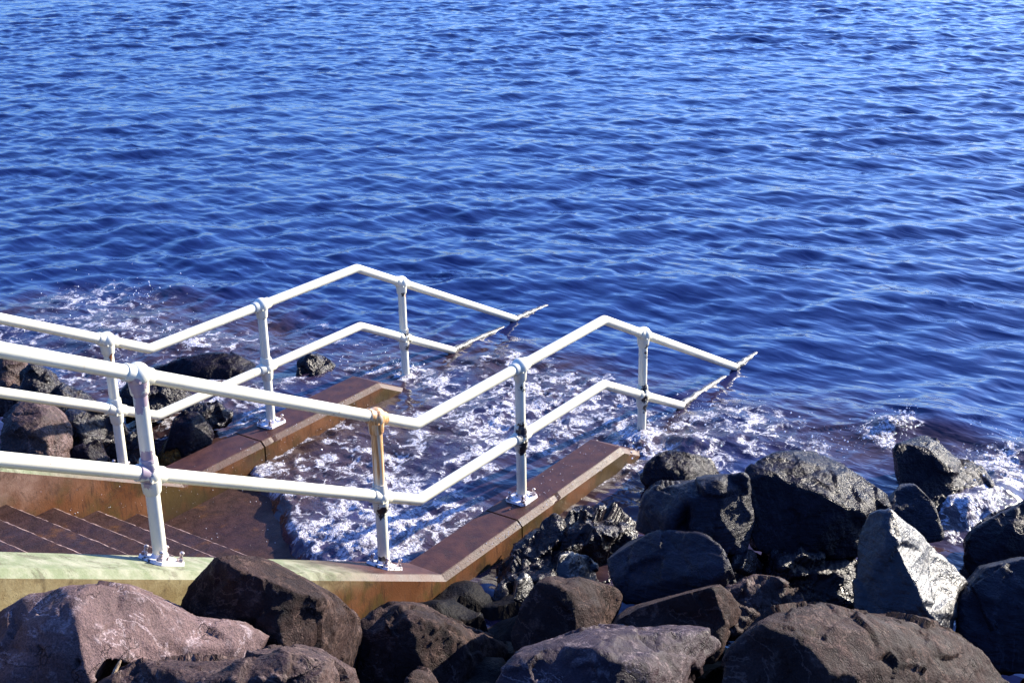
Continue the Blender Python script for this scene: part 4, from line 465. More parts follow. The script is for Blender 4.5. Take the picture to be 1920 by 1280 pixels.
[[1,8,0],[7,0,8],[8,1,2],[2,3,8],[3,4,8],[4,5,8],[5,6,8],[7,8,6],[9,17,10],[17,9,16],[11,10,17],[17,12,11],[17,13,12],[17,14,13],[17,15,14],[15,17,16],[4,3,12,13],[5,4,13,14],[6,5,14,15],[1,0,9,10],[2,1,10,11],[0,7,16,9],[7,6,15,16],[3,2,11,12]]),
('low dark ridge of rock sloping down behind the railing at the left','wetrough',1,0.014,
[(-0.174,3.839,0.294),(-0.048,3.894,0.507),(0.037,3.888,0.542),(0.109,3.829,0.467),(0.174,3.744,0.336),(0.32,3.645,0.219),(0.381,3.599,0.138),(0.193,3.475,0.107),(-0.164,3.723,0.137),(0.009,3.709,0.348),(0.123,3.621,0.236),(0.189,4.168,0.116),(0.283,4.208,0.276),(0.347,4.203,0.303),(0.401,4.158,0.247),(0.45,4.093,0.148),(0.559,4.018,0.061),(0.604,3.982,0),(0.466,3.894,-0.025),(0.197,4.081,-0.003),(0.327,4.07,0.156),(0.413,4.003,0.072)],
[[2,3,1],[9,4,10],[7,5,6],[10,4,5],[5,7,10],[4,9,3],[1,3,9],[0,1,9],[8,0,9],[9,10,8],[10,7,8],[12,14,13],[21,15,20],[17,16,18],[16,15,21],[21,18,16],[14,20,15],[20,14,12],[20,12,11],[20,11,19],[19,21,20],[19,18,21],[4,3,14,15],[0,8,19,11],[5,4,15,16],[6,5,16,17],[1,0,11,12],[2,1,12,13],[7,6,17,18],[3,2,13,14],[8,7,18,19]]),
('glittering wet rock seen through the near railing, behind the first far post','wetrough',1,0.014,
[(0.504,3.535,0.023),(0.595,3.602,0.181),(0.682,3.595,0.218),(0.792,3.524,0.205),(1.022,3.364,0.122),(1.104,3.316,0.055),(0.955,3.261,0.016),(0.719,3.291,-0.023),(0.66,3.484,0.143),(0.835,3.401,0.113),(0.892,3.849,-0.143),(0.96,3.898,-0.023),(1.025,3.892,0.005),(1.107,3.838,-0.005),(1.28,3.717,-0.067),(1.34,3.68,-0.117),(1.23,3.641,-0.147),(1.055,3.666,-0.178),(1.01,3.81,-0.053),(1.141,3.747,-0.075)],
[[8,2,3],[2,8,1],[0,1,8],[6,4,5],[4,6,9],[7,9,6],[4,9,3],[8,3,9],[9,7,8],[0,8,7],[13,12,18],[11,18,12],[18,11,10],[15,14,16],[19,16,14],[16,19,17],[13,19,14],[19,13,18],[18,17,19],[17,18,10],[4,3,13,14],[5,4,14,15],[6,5,15,16],[1,0,10,11],[2,1,11,12],[0,7,17,10],[7,6,16,17],[3,2,12,13]]),
('small black rock beside the far coping, left of the paving joint','wet',0.8,0.014,
[(0.305,2.76,-0.032),(0.437,2.803,0.177),(0.576,2.782,0.221),(0.648,2.743,0.204),(0.669,2.684,0.105),(0.681,2.643,0.009),(0.596,2.605,-0.062),(0.374,2.61,-0.111),(0.49,2.669,0.145),(0.619,3.009,-0.163),(0.717,3.041,-0.007),(0.821,3.024,0.026),(0.874,2.995,0.014),(0.89,2.951,-0.06),(0.898,2.92,-0.131),(0.836,2.892,-0.185),(0.672,2.898,-0.223),(0.758,2.942,-0.032)],
[[8,3,4],[4,5,8],[5,6,8],[3,8,2],[1,2,8],[0,1,8],[7,0,8],[8,6,7],[13,12,17],[17,14,13],[17,15,14],[11,17,12],[17,11,10],[17,10,9],[17,9,16],[16,15,17],[4,3,12,13],[5,4,13,14],[6,5,14,15],[1,0,9,10],[2,1,10,11],[0,7,16,9],[7,6,15,16],[3,2,11,12]]),
('low wet rock just behind the small black rock by the far coping','wetrough',1,0.014,
[(0.673,2.944,0.054),(0.773,2.954,0.145),(0.929,2.854,0.134),(1.009,2.786,0.032),(0.899,2.752,-0.031),(0.708,2.841,-0.027),(0.797,2.829,0.091),(0.94,3.15,-0.08),(1.014,3.157,-0.013),(1.13,3.082,-0.02),(1.189,3.031,-0.096),(1.108,3.007,-0.144),(0.967,3.074,-0.141),(1.033,3.065,-0.053)],
[[6,2,3],[3,4,6],[2,6,1],[0,1,6],[5,0,6],[6,4,5],[10,9,13],[13,11,10],[8,13,9],[13,8,7],[13,7,12],[12,11,13],[1,0,7,8],[2,1,8,9],[4,3,10,11],[3,2,9,10],[5,4,11,12],[0,5,12,7]]),
('smooth wave washed hump of rock beyond the far railing','wet',0.8,0.02,
[(1.394,4.292,-0.151),(1.5,4.288,-0.067),(1.673,4.165,-0.022),(1.872,4.049,0.005),(2.015,3.922,0.01),(2.148,3.799,-0.061),(2.234,3.706,-0.159),(2.128,3.568,-0.23),(1.713,3.759,-0.273),(1.417,4.119,-0.223),(1.748,3.904,-0.059),(1.93,3.757,-0.088),(1.95,4.676,-0.393),(2.031,4.672,-0.329),(2.163,4.578,-0.295),(2.313,4.489,-0.274),(2.422,4.393,-0.27),(2.522,4.299,-0.324),(2.587,4.227,-0.398),(2.51,4.126,-0.454),(2.197,4.274,-0.488),(1.97,4.546,-0.45),(2.223,4.384,-0.325),(2.36,4.271,-0.347)],
[[0,1,9],[2,3,10],[9,1,2],[2,10,9],[11,4,5],[5,6,11],[6,7,11],[8,11,7],[10,3,4],[4,11,10],[11,8,10],[9,10,8],[21,13,12],[22,15,14],[14,13,21],[21,22,14],[17,16,23],[23,18,17],[23,19,18],[19,23,20],[16,15,22],[22,23,16],[22,20,23],[20,22,21],[4,3,15,16],[9,8,20,21],[5,4,16,17],[6,5,17,18],[1,0,12,13],[2,1,13,14],[7,6,18,19],[0,9,21,12],[3,2,14,15],[8,7,19,20]]),
('pointed wet rock behind the end of the far coping','wetrough',0.9,0.014,
[(2.24,3.235,-0.212),(2.312,3.262,-0.07),(2.418,3.258,-0.016),(2.498,3.203,-0.041),(2.603,3.131,-0.151),(2.66,3.091,-0.23),(2.513,2.983,-0.288),(2.271,3.049,-0.285),(2.362,3.118,-0.124),(2.604,3.492,-0.363),(2.658,3.513,-0.257),(2.737,3.509,-0.217),(2.795,3.467,-0.235),(2.873,3.412,-0.316),(2.914,3.381,-0.375),(2.807,3.304,-0.419),(2.629,3.355,-0.419),(2.696,3.406,-0.298)],
[[2,8,1],[0,1,8],[6,4,5],[8,2,3],[3,4,8],[4,6,8],[6,7,8],[0,8,7],[10,17,11],[17,10,9],[14,13,15],[12,11,17],[17,13,12],[17,15,13],[17,16,15],[16,17,9],[4,3,12,13],[5,4,13,14],[6,5,14,15],[1,0,9,10],[2,1,10,11],[0,7,16,9],[7,6,15,16],[3,2,11,12]]),
('weedy orange brown rock stub poking up beside the far coping','weed',1.2,0.009,
[(0.222,2.759,-0.156),(0.327,2.759,0.014),(0.401,2.759,0.089),(0.446,2.736,0.095),(0.464,2.714,0.017),(0.449,2.685,-0.061),(0.498,2.615,-0.117),(0.35,2.595,-0.188),(0.359,2.676,0.014),(0.425,2.909,-0.224),(0.502,2.909,-0.099),(0.557,2.909,-0.043),(0.59,2.892,-0.039),(0.603,2.875,-0.096),(0.592,2.854,-0.154),(0.628,2.802,-0.195),(0.519,2.788,-0.248),(0.527,2.848,-0.099)],
[[2,8,1],[0,1,8],[7,5,6],[3,4,2],[8,2,4],[4,5,8],[5,7,8],[0,8,7],[10,17,11],[17,10,9],[15,14,16],[11,13,12],[13,11,17],[17,14,13],[17,16,14],[16,17,9],[4,3,12,13],[5,4,13,14],[6,5,14,15],[1,0,9,10],[2,1,10,11],[0,7,16,9],[7,6,15,16],[3,2,11,12]]),
('dark rock tucked against the back of the far wall, left of the far post','wet',1,0.014,
[(-0.553,2.825,0.106),(-0.457,2.849,0.294),(-0.328,2.789,0.313),(-0.258,2.768,0.317),(-0.249,2.745,0.216),(-0.337,2.624,0.069),(-0.413,2.719,0.246),(-0.296,3.051,-0.002),(-0.225,3.069,0.138),(-0.128,3.024,0.152),(-0.077,3.008,0.155),(-0.071,2.99,0.081),(-0.135,2.902,-0.03),(-0.191,2.973,0.102)],
[[0,1,6],[2,3,4],[6,1,2],[2,4,6],[4,5,6],[0,6,5],[13,8,7],[11,10,9],[9,8,13],[13,11,9],[13,12,11],[12,13,7],[1,0,7,8],[2,1,8,9],[4,3,10,11],[3,2,9,10],[5,4,11,12],[0,5,12,7]]),
('dark wet rock behind the near post, right of the far post foot','wetrough',1,0.014,
[(-0.063,2.817,-0.12),(0.062,2.867,0.171),(0.15,2.856,0.202),(0.224,2.807,0.146),(0.216,2.761,0.004),(0.069,2.657,-0.132),(0.071,2.76,0.084),(0.197,3.046,-0.215),(0.29,3.083,0.001),(0.355,3.075,0.024),(0.409,3.038,-0.017),(0.404,3.004,-0.123),(0.296,2.928,-0.225),(0.297,3.004,-0.064)],
[[6,3,4],[4,5,6],[3,6,2],[1,2,6],[0,1,6],[6,5,0],[11,10,13],[13,12,11],[9,13,10],[13,9,8],[13,8,7],[7,12,13],[1,0,7,8],[2,1,8,9],[4,3,10,11],[3,2,9,10],[5,4,11,12],[0,5,12,7]]),
]
# ---------------------------------------------------------------- sea
FOAM_BLOBS = FOAM
def smooth(a, b, x):
    t = np.clip((x-a)/(b-a), 0, 1); return t*t*(3-2*t)
def axis(lo, hi, fine, lo_end, hi_end, g):
    a = list(np.arange(lo, hi, fine)); s = fine
    while a[-1] < 42: s = min(s*g, .042+.0017*(a[-1]-hi)); a.append(a[-1]+s)
    while a[-1] < hi_end: s *= 1.2; a.append(a[-1]+s)
    b = [lo]; s = fine
    while b[-1] > lo_end: s *= 1.09; b.append(b[-1]-s)
    return np.array(b[:0:-1]+a)
def sea():
    ax = axis(-.8, 4.7, .024, -3500, 3500, 1.02); ay = axis(-3.1, 4.8, .024, -3500, 3500, 1.02)
    X, Y = np.meshgrid(ax, ay); sx = np.gradient(ax)[None, :]; sy = np.gradient(ay)[:, None]
    sp = np.maximum(sx*np.ones_like(X), sy*np.ones_like(X))
    Z = np.zeros_like(X)
    rng = np.random.default_rng(5)
    # calmer close to the walls and rocks
    calm = .35+.65*smooth(0, 4, np.hypot(np.maximum(0, X-2.0), 0)+np.maximum(0, Y-3.0)*.6)
    D = np.zeros_like(X)
    for k in range(84):
        lam = .22*(10.)**rng.random(); a0 = R(212)+rng.normal()*R(27 if lam > .6 else 34)
        kk = 2*math.pi/lam; amp = .0040*lam**1.0*(.6+.8*rng.random())
        if lam > 1.3: amp *= .55
        cut = 1-smooth(.28, .5, sp/lam)
        ph = kk*(X*math.cos(a0)+Y*math.sin(a0))+rng.random()*6.283
        s_ = np.sin(ph)
        Z += amp*cut*(s_-.26*np.cos(2*ph))
    gp = np.stack([X.ravel()*.16, Y.ravel()*.16, X.ravel()*0], 1)
    Z *= calm*(.95+.45*fbm(gp, 2, 77)).reshape(X.shape)
    # swell rolling on to the rocks at the right
    def ridge(x0, y0, x1, y1, h, w, asym=1.):
        dx, dy = x1-x0, y1-y0; L = math.hypot(dx, dy); t = np.clip(((X-x0)*dx+(Y-y0)*dy)/L/L, 0, 1)
        cx, cy = x0+t*dx, y0+t*dy; sgn = np.sign((X-cx)*dy-(Y-cy)*dx)
        d = np.hypot(X-cx, Y-cy)
        ww = np.where(sgn > 0, w, w*asym)
        return h*np.exp(-(d/ww)**2)
    Z += ridge(3.95, -1.50, 4.3, -1.95, .045, .22, 1.8)+ridge(4.3, -1.95, 4.1, -3.2, .06, .24, 1.8)
    Z += ridge(5.6, 3.2, 7.0, -.6, .05, .45, 2)+ridge(4.6, 6.2, 5.4, 9.5, .05, .4, 2)
    foam = np.zeros_like(X)
    for (x, y, r, s_) in FOAM_BLOBS:
        foam = np.maximum(foam, s_*np.exp(-((X-x)**2+(Y-y)**2)/(r*r)*.75))
    inside = (Y > .12) & (Y < 2.24)
    foam = np.where(inside | (X > 2.3), foam, np.where((Y > 0) & (Y < 2.4), 0, foam))
    # billowy lumps where it foams
    near = foam > .05
    pts = np.stack([X[near], Y[near], np.zeros(near.sum())], 1)
    lump = (1-np.abs(vnoise(pts*9, 3)))*.6+(1-np.abs(vnoise(pts*21, 5)))*.35+vnoise(pts*50, 8)*.1
    bump_ = np.zeros_like(X); bump_[near] = (lump-.45)*.055*np.clip(foam[near], 0, 1.1)
    Z += bump_
    # choppier slop along the walls and rocks
    reg = (X > -1) & (X < 5) & (Y > -3.2) & (Y < 8)
    pr = np.stack([X[reg], Y[reg], np.zeros(reg.sum())], 1)
    Z[reg] += (ridged(pr*2.6, 3, 21)*.016+fbm(pr*7, 3, 22)*.008)*(1-smooth(3.6, 5, X[reg]))*(1-smooth(6, 8, Y[reg]))
    # sheets of water thrown up on the rocks at the right
    for (x, y, r, h) in [(2.85,-2.5,.22,.15),(3.1,-2.68,.22,.13),(3.5,-2.7,.25,.08),(2.84,-.42,.2,.07),(3.2,-.6,.3,.05),(4.0,-1.62,.12,.06),(2.3,4.7,.25,.07),(2.0,5.4,.3,.05),(2.75,-.02,.12,.05),(.3,.7,.35,.03)]:
        Z += h*np.exp(-((X-x)**2+(Y-y)**2)/(r*r))
    Z += ZW
    # the wash runs out on the landing: left of its edge the surface dips under the slab
    ex = np.array([-.30, .15, .97, 1.28, 1.69, 1.95, 2.28]); 
    edge = np.interp(Y, [.1, .45, .97, 1.28, 1.69, 1.95, 2.28], [-.42, -.25, -.09, .17, .44, .55, .73])
    ep = np.stack([X.ravel()*0, Y.ravel(), Y.ravel()*0], 1)
    edge = edge+.05*vnoise(ep*6, 11).reshape(X.shape)
    dx_ = X-edge
    drop = (1-smooth(-.16, .05, dx_))*.13
    Z = np.where(inside & (X < 1.4), Z-drop, Z)
    foam = np.where(inside & (X < 1.4), foam*smooth(-.04, .06, dx_)+.35*np.exp(-(dx_/.05)**2), foam)
    # turbid brown shallows by the walls and rocks
    d_shore = np.minimum(np.hypot(np.maximum(0, np.abs(X-1)-2.4), np.maximum(0, np.abs(Y-1.2)-1.6)),
                         np.minimum(np.hypot(X-2.5, Y+1.5)-1.2, np.hypot(X-1.0, Y-5)-1.9))
    pn = np.stack([X[reg]*1.1, Y[reg]*1.1, np.zeros(reg.sum())], 1)
    sh = 1-smooth(-.3, 1.6, d_shore)
    sh[reg] = np.clip(sh[reg]*(.75+.9*fbm(pn, 4, 31)), 0, 1)
    sh = np.maximum(sh, .8*np.exp(-((X-3.95)/.35)**2)*smooth(-1.2, -1.7, Y)*smooth(-4.5, -3.5, Y))
    me = grid_mesh('sea_water', X, Y, Z); attr(me, 'foam', foam); attr(me, 'shallow', sh)
    link('sea_water', me, M_SEA, kind='structure')
    # sea bed and the rubble core under the rocks
sea()
def bed():
    ax = np.concatenate([[-60, -25, -12], np.arange(-8, -3, .16), np.arange(-3, 4, .045), np.arange(4, 9, .16), [10, 14, 25, 60, 300, 3500]]); 
    def part(name, ay, far):
        X, Y = np.meshgrid(ax, ay)
        if far: Z = -.42-.32*(X-.2)-.10*(Y-2.6)
        else:
            Z = np.minimum(-.10-.20*X-.05*(Y+.5), 1.3)
            s_ = -(X*.77+Y*.54); Z = np.where((s_ > 3.3) & (X < 1.5), np.maximum(Z, .75+np.clip((s_-3.3)*.85, 0, 1.9)), Z)  # unseen rise towards the camera, added to cut sky fill on the rocks
        Z = np.maximum(Z, -3.0)
        p_ = np.stack([X.ravel(), Y.ravel(), X.ravel()*0], 1)
        wf, wv, wo = worley(np.stack([p_[:, 0]*3.2, p_[:, 1]*3.2, p_[:, 2]], 1)+.3*fbm(p_*2, 2, 5)[:, None], 51)
        Z = Z+((ridged(p_*1.9, 3, 41)*.07+(wv-.5)*.16-.14*wf+.05)).reshape(X.shape)*((np.abs(X) < 9) & (Y > -9) & (Y < 10))
        link(name, grid_mesh(name, X, Y, Z), M_BED, kind='structure')
    part('rubble_bank_and_sky_block', np.concatenate([[-3500, -60, -25, -12], np.arange(-8, -4, .16), np.arange(-4, -.25, .045), [-.22]]), False)
    part('rubble_shore', np.concatenate([[2.6], np.arange(2.7, 9, .16), [12, 20, 60, 3500]]), True)
bed()

# ---------------------------------------------------------------- walls with chamfered copings
def prism_x(prof, xs, zf, mat, name, parent, top_mat=None, zbot=-1.1):
    """profile (y, dz, is_top) swept along x; zf(x) gives the coping level; open ends closed"""
    bm = bmesh.new(); rings = []
    fine_ = [xs[0]]
    for a_, b_ in zip(xs[:-1], xs[1:]):
        k_ = max(1, int((b_-a_)/.035)) if a_ > -4 and b_ < 4.5 else 1
        fine_ += [a_+(b_-a_)*(i_+1)/k_ for i_ in range(k_)]
    for x in fine_:
        z0 = zf(x); ring = []
        ja, jb = .0004*math.sin(x*11), .0004*math.sin(x*9+2)
        ca = random.uniform(.003, .009) if random.random() < .02 else 0; cb = random.uniform(.003, .009) if random.random() < .02 else 0
        ym = (prof[0][0]+prof[-1][0])/2
        for (y, dz) in prof:
            if -.036 < dz < -.001:
                near_ = y < ym; q = (ja-ca) if near_ else (jb-cb)
                ring.append(bm.verts.new((x, y-(q if near_ else -q), z0+dz+q*.8)))
            else: ring.append(bm.verts.new((x, y, z0+dz if dz > -5 else min(zbot, z0-.9))))
        rings.append(ring)
    n = len(prof)
    for a, b in zip(rings[:-1], rings[1:]):
        for i in range(n):
            j = (i+1) % n
            f = bm.faces.new((a[i], b[i], b[j], a[j]))
            f.material_index = 1 if (prof[i][1] > -.05 and prof[j][1] > -.05) else 0
    bm.faces.new(rings[0]); bm.faces.new(rings[-1][::-1])
    bmesh.ops.recalc_face_normals(bm, faces=bm.faces)
    me = bpy.data.meshes.new(name); bm.to_mesh(me); bm.free()
    me.materials.append(mat); me.materials.append(top_mat or mat)
    return link(name, me, None, parent)
def wall(y0, y1, label, jx, dent):
    root = link('concrete_wall', None, label=label, cat='wall', loc=(0, 0, 0), group='parapet walls either side of the sea steps')
    c = .034
    prof = [(y0, -9), (y0, -.04), (y0+.006, -.034), (y0+c, -.004), (y0+c+.006, 0), (y1-c-.006, 0), (y1-c, -.004), (y1-.006, -.034), (y1, -.04), (y1, -9)]
    def zf(x): return -SL*x if x < 0 else (0 if x < B2 else -SL2*(x-B2))
    xs1 = [-6.5, -5, -4, -3, -2, -1, 0]
    prism_x(prof, xs1, zf, M_WALL, 'sloping_wall', root, M_COP, -.9)
    prism_x(prof, [.0005, jx-.007], zf, M_WALL, 'landing_wall', root, M_COP)
    prism_x(prof, [jx+.008, B2], zf, M_WALL, 'landing_wall', root, M_COP)
    prism_x(prof, [B2+.0005, 3.2, 4.4, 6], zf, M_WALL, 'drowned_wall', root, M_COP, -4)
    # dark sealant strip at the back of the joint
    bm = bmesh.new()
    bmesh.ops.create_cube(bm, size=1, matrix=Matrix.Translation((jx, (y0+y1)/2, -.55)) @ Matrix.Diagonal((.014, y1-y0-.03, 1.06, 1)))
    me = bpy.data.meshes.new('joint_filler'); bm.to_mesh(me); bm.free(); link('joint_filler', me, M_BED, root)
    return root
wall(-.19, .15, 'near concrete wall with a chamfered coping, carrying the nearer white railing', .850, 0)
wall(2.21, 2.57, 'far concrete wall with a chamfered coping, carrying the further white railing', .820, 0)

# ---------------------------------------------------------------- steps and landing
st = link('concrete_steps', None, label='wet brown concrete steps between the two walls, going down to the sea', cat='steps')
def rough_block(name, x0, x1, z0, z1, parent):
    nx, ny = 5, 60
    bm = bmesh.new(); ys = np.linspace(.151, 2.209, ny)
    prof = [(x0, z1), (x1-.020, z1), (x1-.002, z1-.012), (x1, z1-.028), (x1, z0)]
    rings = []
    for y in ys:
        j = [(random.gauss(0, .0015)-(random.uniform(.004, .010) if random.random() < .03 else 0), random.gauss(0, .0012)) for _ in prof]
        rings.append([bm.verts.new((px+(jx if 0 < i else 0), y, pz+(jz if i in (1, 2, 3) else 0))) for i, ((px, pz), (jx, jz)) in enumerate(zip(prof, j))])
    for a, b in zip(rings[:-1], rings[1:]):
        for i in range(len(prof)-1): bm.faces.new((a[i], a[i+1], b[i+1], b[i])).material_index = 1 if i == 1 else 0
    bmesh.ops.recalc_face_normals(bm, faces=bm.faces)
    me = bpy.data.meshes.new(name); bm.to_mesh(me); bm.free()
    me.materials.append(M_STEP); me.materials.append(M_LIT_EDGE)
    return link(name, me, None, parent)
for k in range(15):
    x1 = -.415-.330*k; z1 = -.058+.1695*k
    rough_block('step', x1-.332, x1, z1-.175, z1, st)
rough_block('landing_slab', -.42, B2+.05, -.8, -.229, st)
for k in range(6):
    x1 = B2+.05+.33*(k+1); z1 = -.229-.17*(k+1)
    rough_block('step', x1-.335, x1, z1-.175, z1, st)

# ---------------------------------------------------------------- railings
PR = .0355
def tube(bm, pts, r, seg=20, cap=True, jit=0.):
    pts = [Vector(p) for p in pts]; rings = []
    for i, p in enumerate(pts):
        if i == 0: t = pts[1]-p
        elif i == len(pts)-1: t = p-pts[i-1]
        else: t = (pts[i+1]-p).normalized()+(p-pts[i-1]).normalized()
        t.normalize(); up = Vector((0, 1, 0)) if abs(t.y) < .9 else Vector((1, 0, 0))
        a = t.cross(up).normalized(); b = t.cross(a).normalized()
        k = 1.
        if 0 < i < len(pts)-1:
            c_ = t.dot((p-pts[i-1]).normalized()); k = 1/max(.5, c_)
        ring = []
        for s in range(seg):
            an = 2*math.pi*s/seg; rr = r[i] if isinstance(r, (list, tuple)) else r
            rr *= 1+jit*random.uniform(-1, 1)
            ring.append(bm.verts.new(p+(a*math.cos(an)*k+b*math.sin(an))*rr))
        rings.append(ring)
    for x, y in zip(rings[:-1], rings[1:]):
        for s in range(seg): bm.faces.new((x[s], x[(s+1) % seg], y[(s+1) % seg], y[s]))
    if cap: bm.faces.new(rings[0][::-1]); bm.faces.new(rings[-1])
def ball(bm, c, r, sq=1., seg=24):
    bmesh.ops.create_uvsphere(bm, u_segments=seg, v_segments=14, radius=r, matrix=Matrix.Translation(c) @ Matrix.Diagonal((1, 1, sq, 1)))
def fin(bm, name, mat, parent=None, smooth=True, **kw):
    bmesh.ops.recalc_face_normals(bm, faces=bm.faces)
    me = bpy.data.meshes.new(name); bm.to_mesh(me); bm.free()
    if smooth:
        me.shade_smooth()
        me.set_sharp_from_angle(angle=R(42))
    return link(name, me, mat, parent, **kw)
def ztop(x):
    return 0-SL*x if x < 0 else (0 if x < B2 else -SL2*(x-B2))
def railing(y, label, posts, spec):
    root = link('railing', None, label=label, cat='railing', loc=(0, 0, 0), group='white tubular railings beside the sea steps')
    base = mat_paint('white_paint', **spec.get('rail', {}))
    xe_t = B2+(H-ZW)/SL2; xe_m = B2+(MID-ZW)/SL2
    for nm, h, xe in (('top_rail', H, xe_t), ('middle_rail', MID, xe_m)):
        bm = bmesh.new()
        def bend(x, dzl, dzr, e=.03):   # three points that round a bend
            z = h if True else 0
            return [(x-e, y, h+dzl*e), (x, y, h+.0), (x+e, y, h+dzr*e)]
        pts = [(-6.4, y, h+SL*6.4)]+[(x_, y, h-SL*x_) for x_ in (-4.5, -3, -1.5, -.6)]+[(-.02, y, h+SL*.02), (0, y, h+.002), (.02, y, h)]
        pts += [(x_, y, h) for x_ in (.6, 1.2, 1.8)]+[(B2-.02, y, h), (B2, y, h-.002), (B2+.02, y, h-SL2*.02)]
        pts += [(B2+f*(xe-B2), y, h-SL2*f*(xe-B2)) for f in (.25, .5, .75, .98)]
        tube(bm, pts, PR, 24); fin(bm, nm, base, root)
        # level crusted end: refracted look of the drowned rail built as a pipe
        bm = bmesh.new(); e = Vector((xe-.04, y, h-SL2*(xe-.04-B2)))
        L = .55 if nm == 'top_rail' else .80
        n = 26; pp = [e+Vector((0, 0, -.01))]+[Vector((xe+L*i/n, y+.004*math.sin(i*.9), ZW+(.010 if nm == 'top_rail' else .012)-.030*(i/n)**2+.004*math.sin(i*1.1))) for i in range(n+1)]
        tube(bm, pp, [.034]+[.030-.009*i_/n+.002*random.random() for i_ in range(n+1)], 14, jit=.05)
        fin(bm, 'crusted_refracted_rail_end', M_CRUST, root)
    for (px, key) in posts:
        zb = ztop(px); mt = mat_paint('post_paint', **spec.get(key, {})) if key in spec else base
        bm = bmesh.new(); drowned = px > B2
        tube(bm, [(px, y, (zb+.012) if not drowned else zb-.1), (px, y, zb+.3), (px, y, zb+.7), (px, y, zb+H)], PR*.98, 24)
        post = fin(bm, 'post', mt, root)
        s = SL if px < 0 else (0 if px < B2 else SL2)
        for hh, rr in ((H, .060), (MID, .054)):
            bm = bmesh.new(); c = Vector((px, y, zb+hh))
            ball(bm, c, rr); d = Vector((1, 0, -s)).normalized()
            tube(bm, [c-d*.083, c-d*.078, c+d*.078, c+d*.083], [.0405, .0435, .0435, .0405], 24)
            lo = .10; tube(bm, [c-Vector((0, 0, lo)), c-Vector((0, 0, lo-.006)), c-Vector((0, 0, .03))], [.0405, .0440, .050], 24)
            if hh == MID: tube(bm, [c+Vector((0, 0, .085)), c+Vector((0, 0, .08)), c+Vector((0, 0, .02))], [.0405, .0435, .047], 24)
            # grub screw
            bmesh.ops.create_cone(bm, cap_ends=True, segments=8, radius1=.008, radius2=.008, depth=.012, matrix=Matrix.Translation(c+Vector((-.03, -.046, -.02))) @ Matrix.Rotation(R(90), 4, 'X'))
            fin(bm, 'ball_joint', mt, post)
        if not drowned or True:
            rot = Matrix.Rotation(math.atan(s), 4, 'Y')
            Mx = Matrix.Translation((px, y, zb)) @ rot
            bm = bmesh.new()
            def slab(w, d, z0, z1, cr):
                ps = []
                for (sx, sy) in ((1, 1), (-1, 1), (-1, -1), (1, -1)):
                    q = [(w-cr, d), (w, d-cr)]
                    if sx*sy < 0: q = q[::-1]
                    a = [(sx*u, sy*v) for u, v in q]
                    ps += a if not (sx*sy < 0) else a
                ang = sorted(ps, key=lambda t: math.atan2(t[1], t[0]))
                lo_ = [bm.verts.new(Mx @ Vector((u, v, z0))) for u, v in ang]; hi_ = [bm.verts.new(Mx @ Vector((u*.97, v*.97, z1))) for u, v in ang]
                bm.faces.new(lo_[::-1]); bm.faces.new(hi_)
                for i in range(8): bm.faces.new((lo_[i], lo_[(i+1) % 8], hi_[(i+1) % 8], hi_[i]))
            slab(.098, .085, .002, .018, .022)
            bmesh.ops.create_cone(bm, cap_ends=True, segments=24, radius1=.050, radius2=.041, depth=.03, matrix=Matrix.Translation((px, y, zb+.03)) @ rot)
            fin(bm, 'base_plate', M_PLATE, post, smooth=False)
            for (bx, by) in ((.068, .056), (-.068, .056), (.068, -.056), (-.068, -.056)):
                bm = bmesh.new()
                bmesh.ops.create_cone(bm, cap_ends=True, segments=6, radius1=.017, radius2=.016, depth=.016, matrix=Mx @ Matrix.Translation((bx, by, .026)))
                bmesh.ops.create_cone(bm, cap_ends=True, segments=10, radius1=.009, radius2=.008, depth=.03, matrix=Mx @ Matrix.Translation((bx, by, .045)))
                ball(bm, Mx @ Vector((bx, by, .06)), .0125, .8, 10)
                fin(bm, 'bolt', M_BOLT, post)
    return root
z1 = SL*2.012; z2 = SL*.362
near_spec = {
 'a': dict(grey=[(-2.05,-.03,z1+H-.045,.045),(-2.03,-.035,z1+H-.12,.042),(-2.05,-.02,z1+H-.165,.03),(-2.05,-.03,z1+MID+.10,.045),(-2.06,-.03,z1+MID+.04,.04),(-2.07,-.03,z1+MID-.03,.03)], rust=[(-2.02,-.055,z1+H-.10,.012)]),
 'b': dict(black=[(-.385,-.035,z2+MID-.085,.036),(-.395,-.02,z2+MID-.12,.022),(-.39,.0,z2+.05,.04),(-.33,.03,z2+.03,.03)], streak=(-.36,0,z2+MID+.05,z2+H-.08), rust=[(-.34,-.05,z2+H-.085,.02)]),
 'c': dict(black=[(1.10,-.035,MID+.045,.042),(1.09,-.03,MID+.085,.03),(1.11,-.04,MID-.09,.040),(1.11,-.04,MID-.045,.030),(1.14,-.04,MID-.13,.024),(1.10,-.035,H-.14,.018),(1.12,-.04,H-.17,.014)]),
 'd': dict(black=[(2.81,-.035,.70+MID-1+.07,.028),(2.81,-.035,.18-.02,.034),(2.84,-.035,.18-.09,.036),(2.83,-.04,.18-.12,.024),(2.80,-.03,.18+.06,.026),(2.83,-.04,.70-.1,.022),(2.81,-.04,.70-.15,.014),(2.83,-.04,.70-.19,.016)]),
}
far_spec = {
 'a': dict(rust=[(-.36,WID-.045,z2+H-.12,.022)]),
 'c': dict(black=[(1.10,WID-.035,H-.09,.010)]),
 'd': dict(black=[(2.78,WID-.035,.715-.1,.018),(2.81,WID-.04,.20+.05,.026),(2.80,WID-.03,.20+.0,.022),(2.80,WID-.04,.20-.09,.034),(2.83,WID-.03,.2-.04,.02),(2.77,WID-.03,.2+.03,.02)], rust=[(2.81,WID-.04,.715-.12,.012)]),
}
railing(0, 'nearer white railing of two tubes with chipped paint and a rust streaked post', [(-3.66, 'x'), (-2.012, 'a'), (-.362, 'b'), (1.126, 'c'), (2.831, 'd')], near_spec)
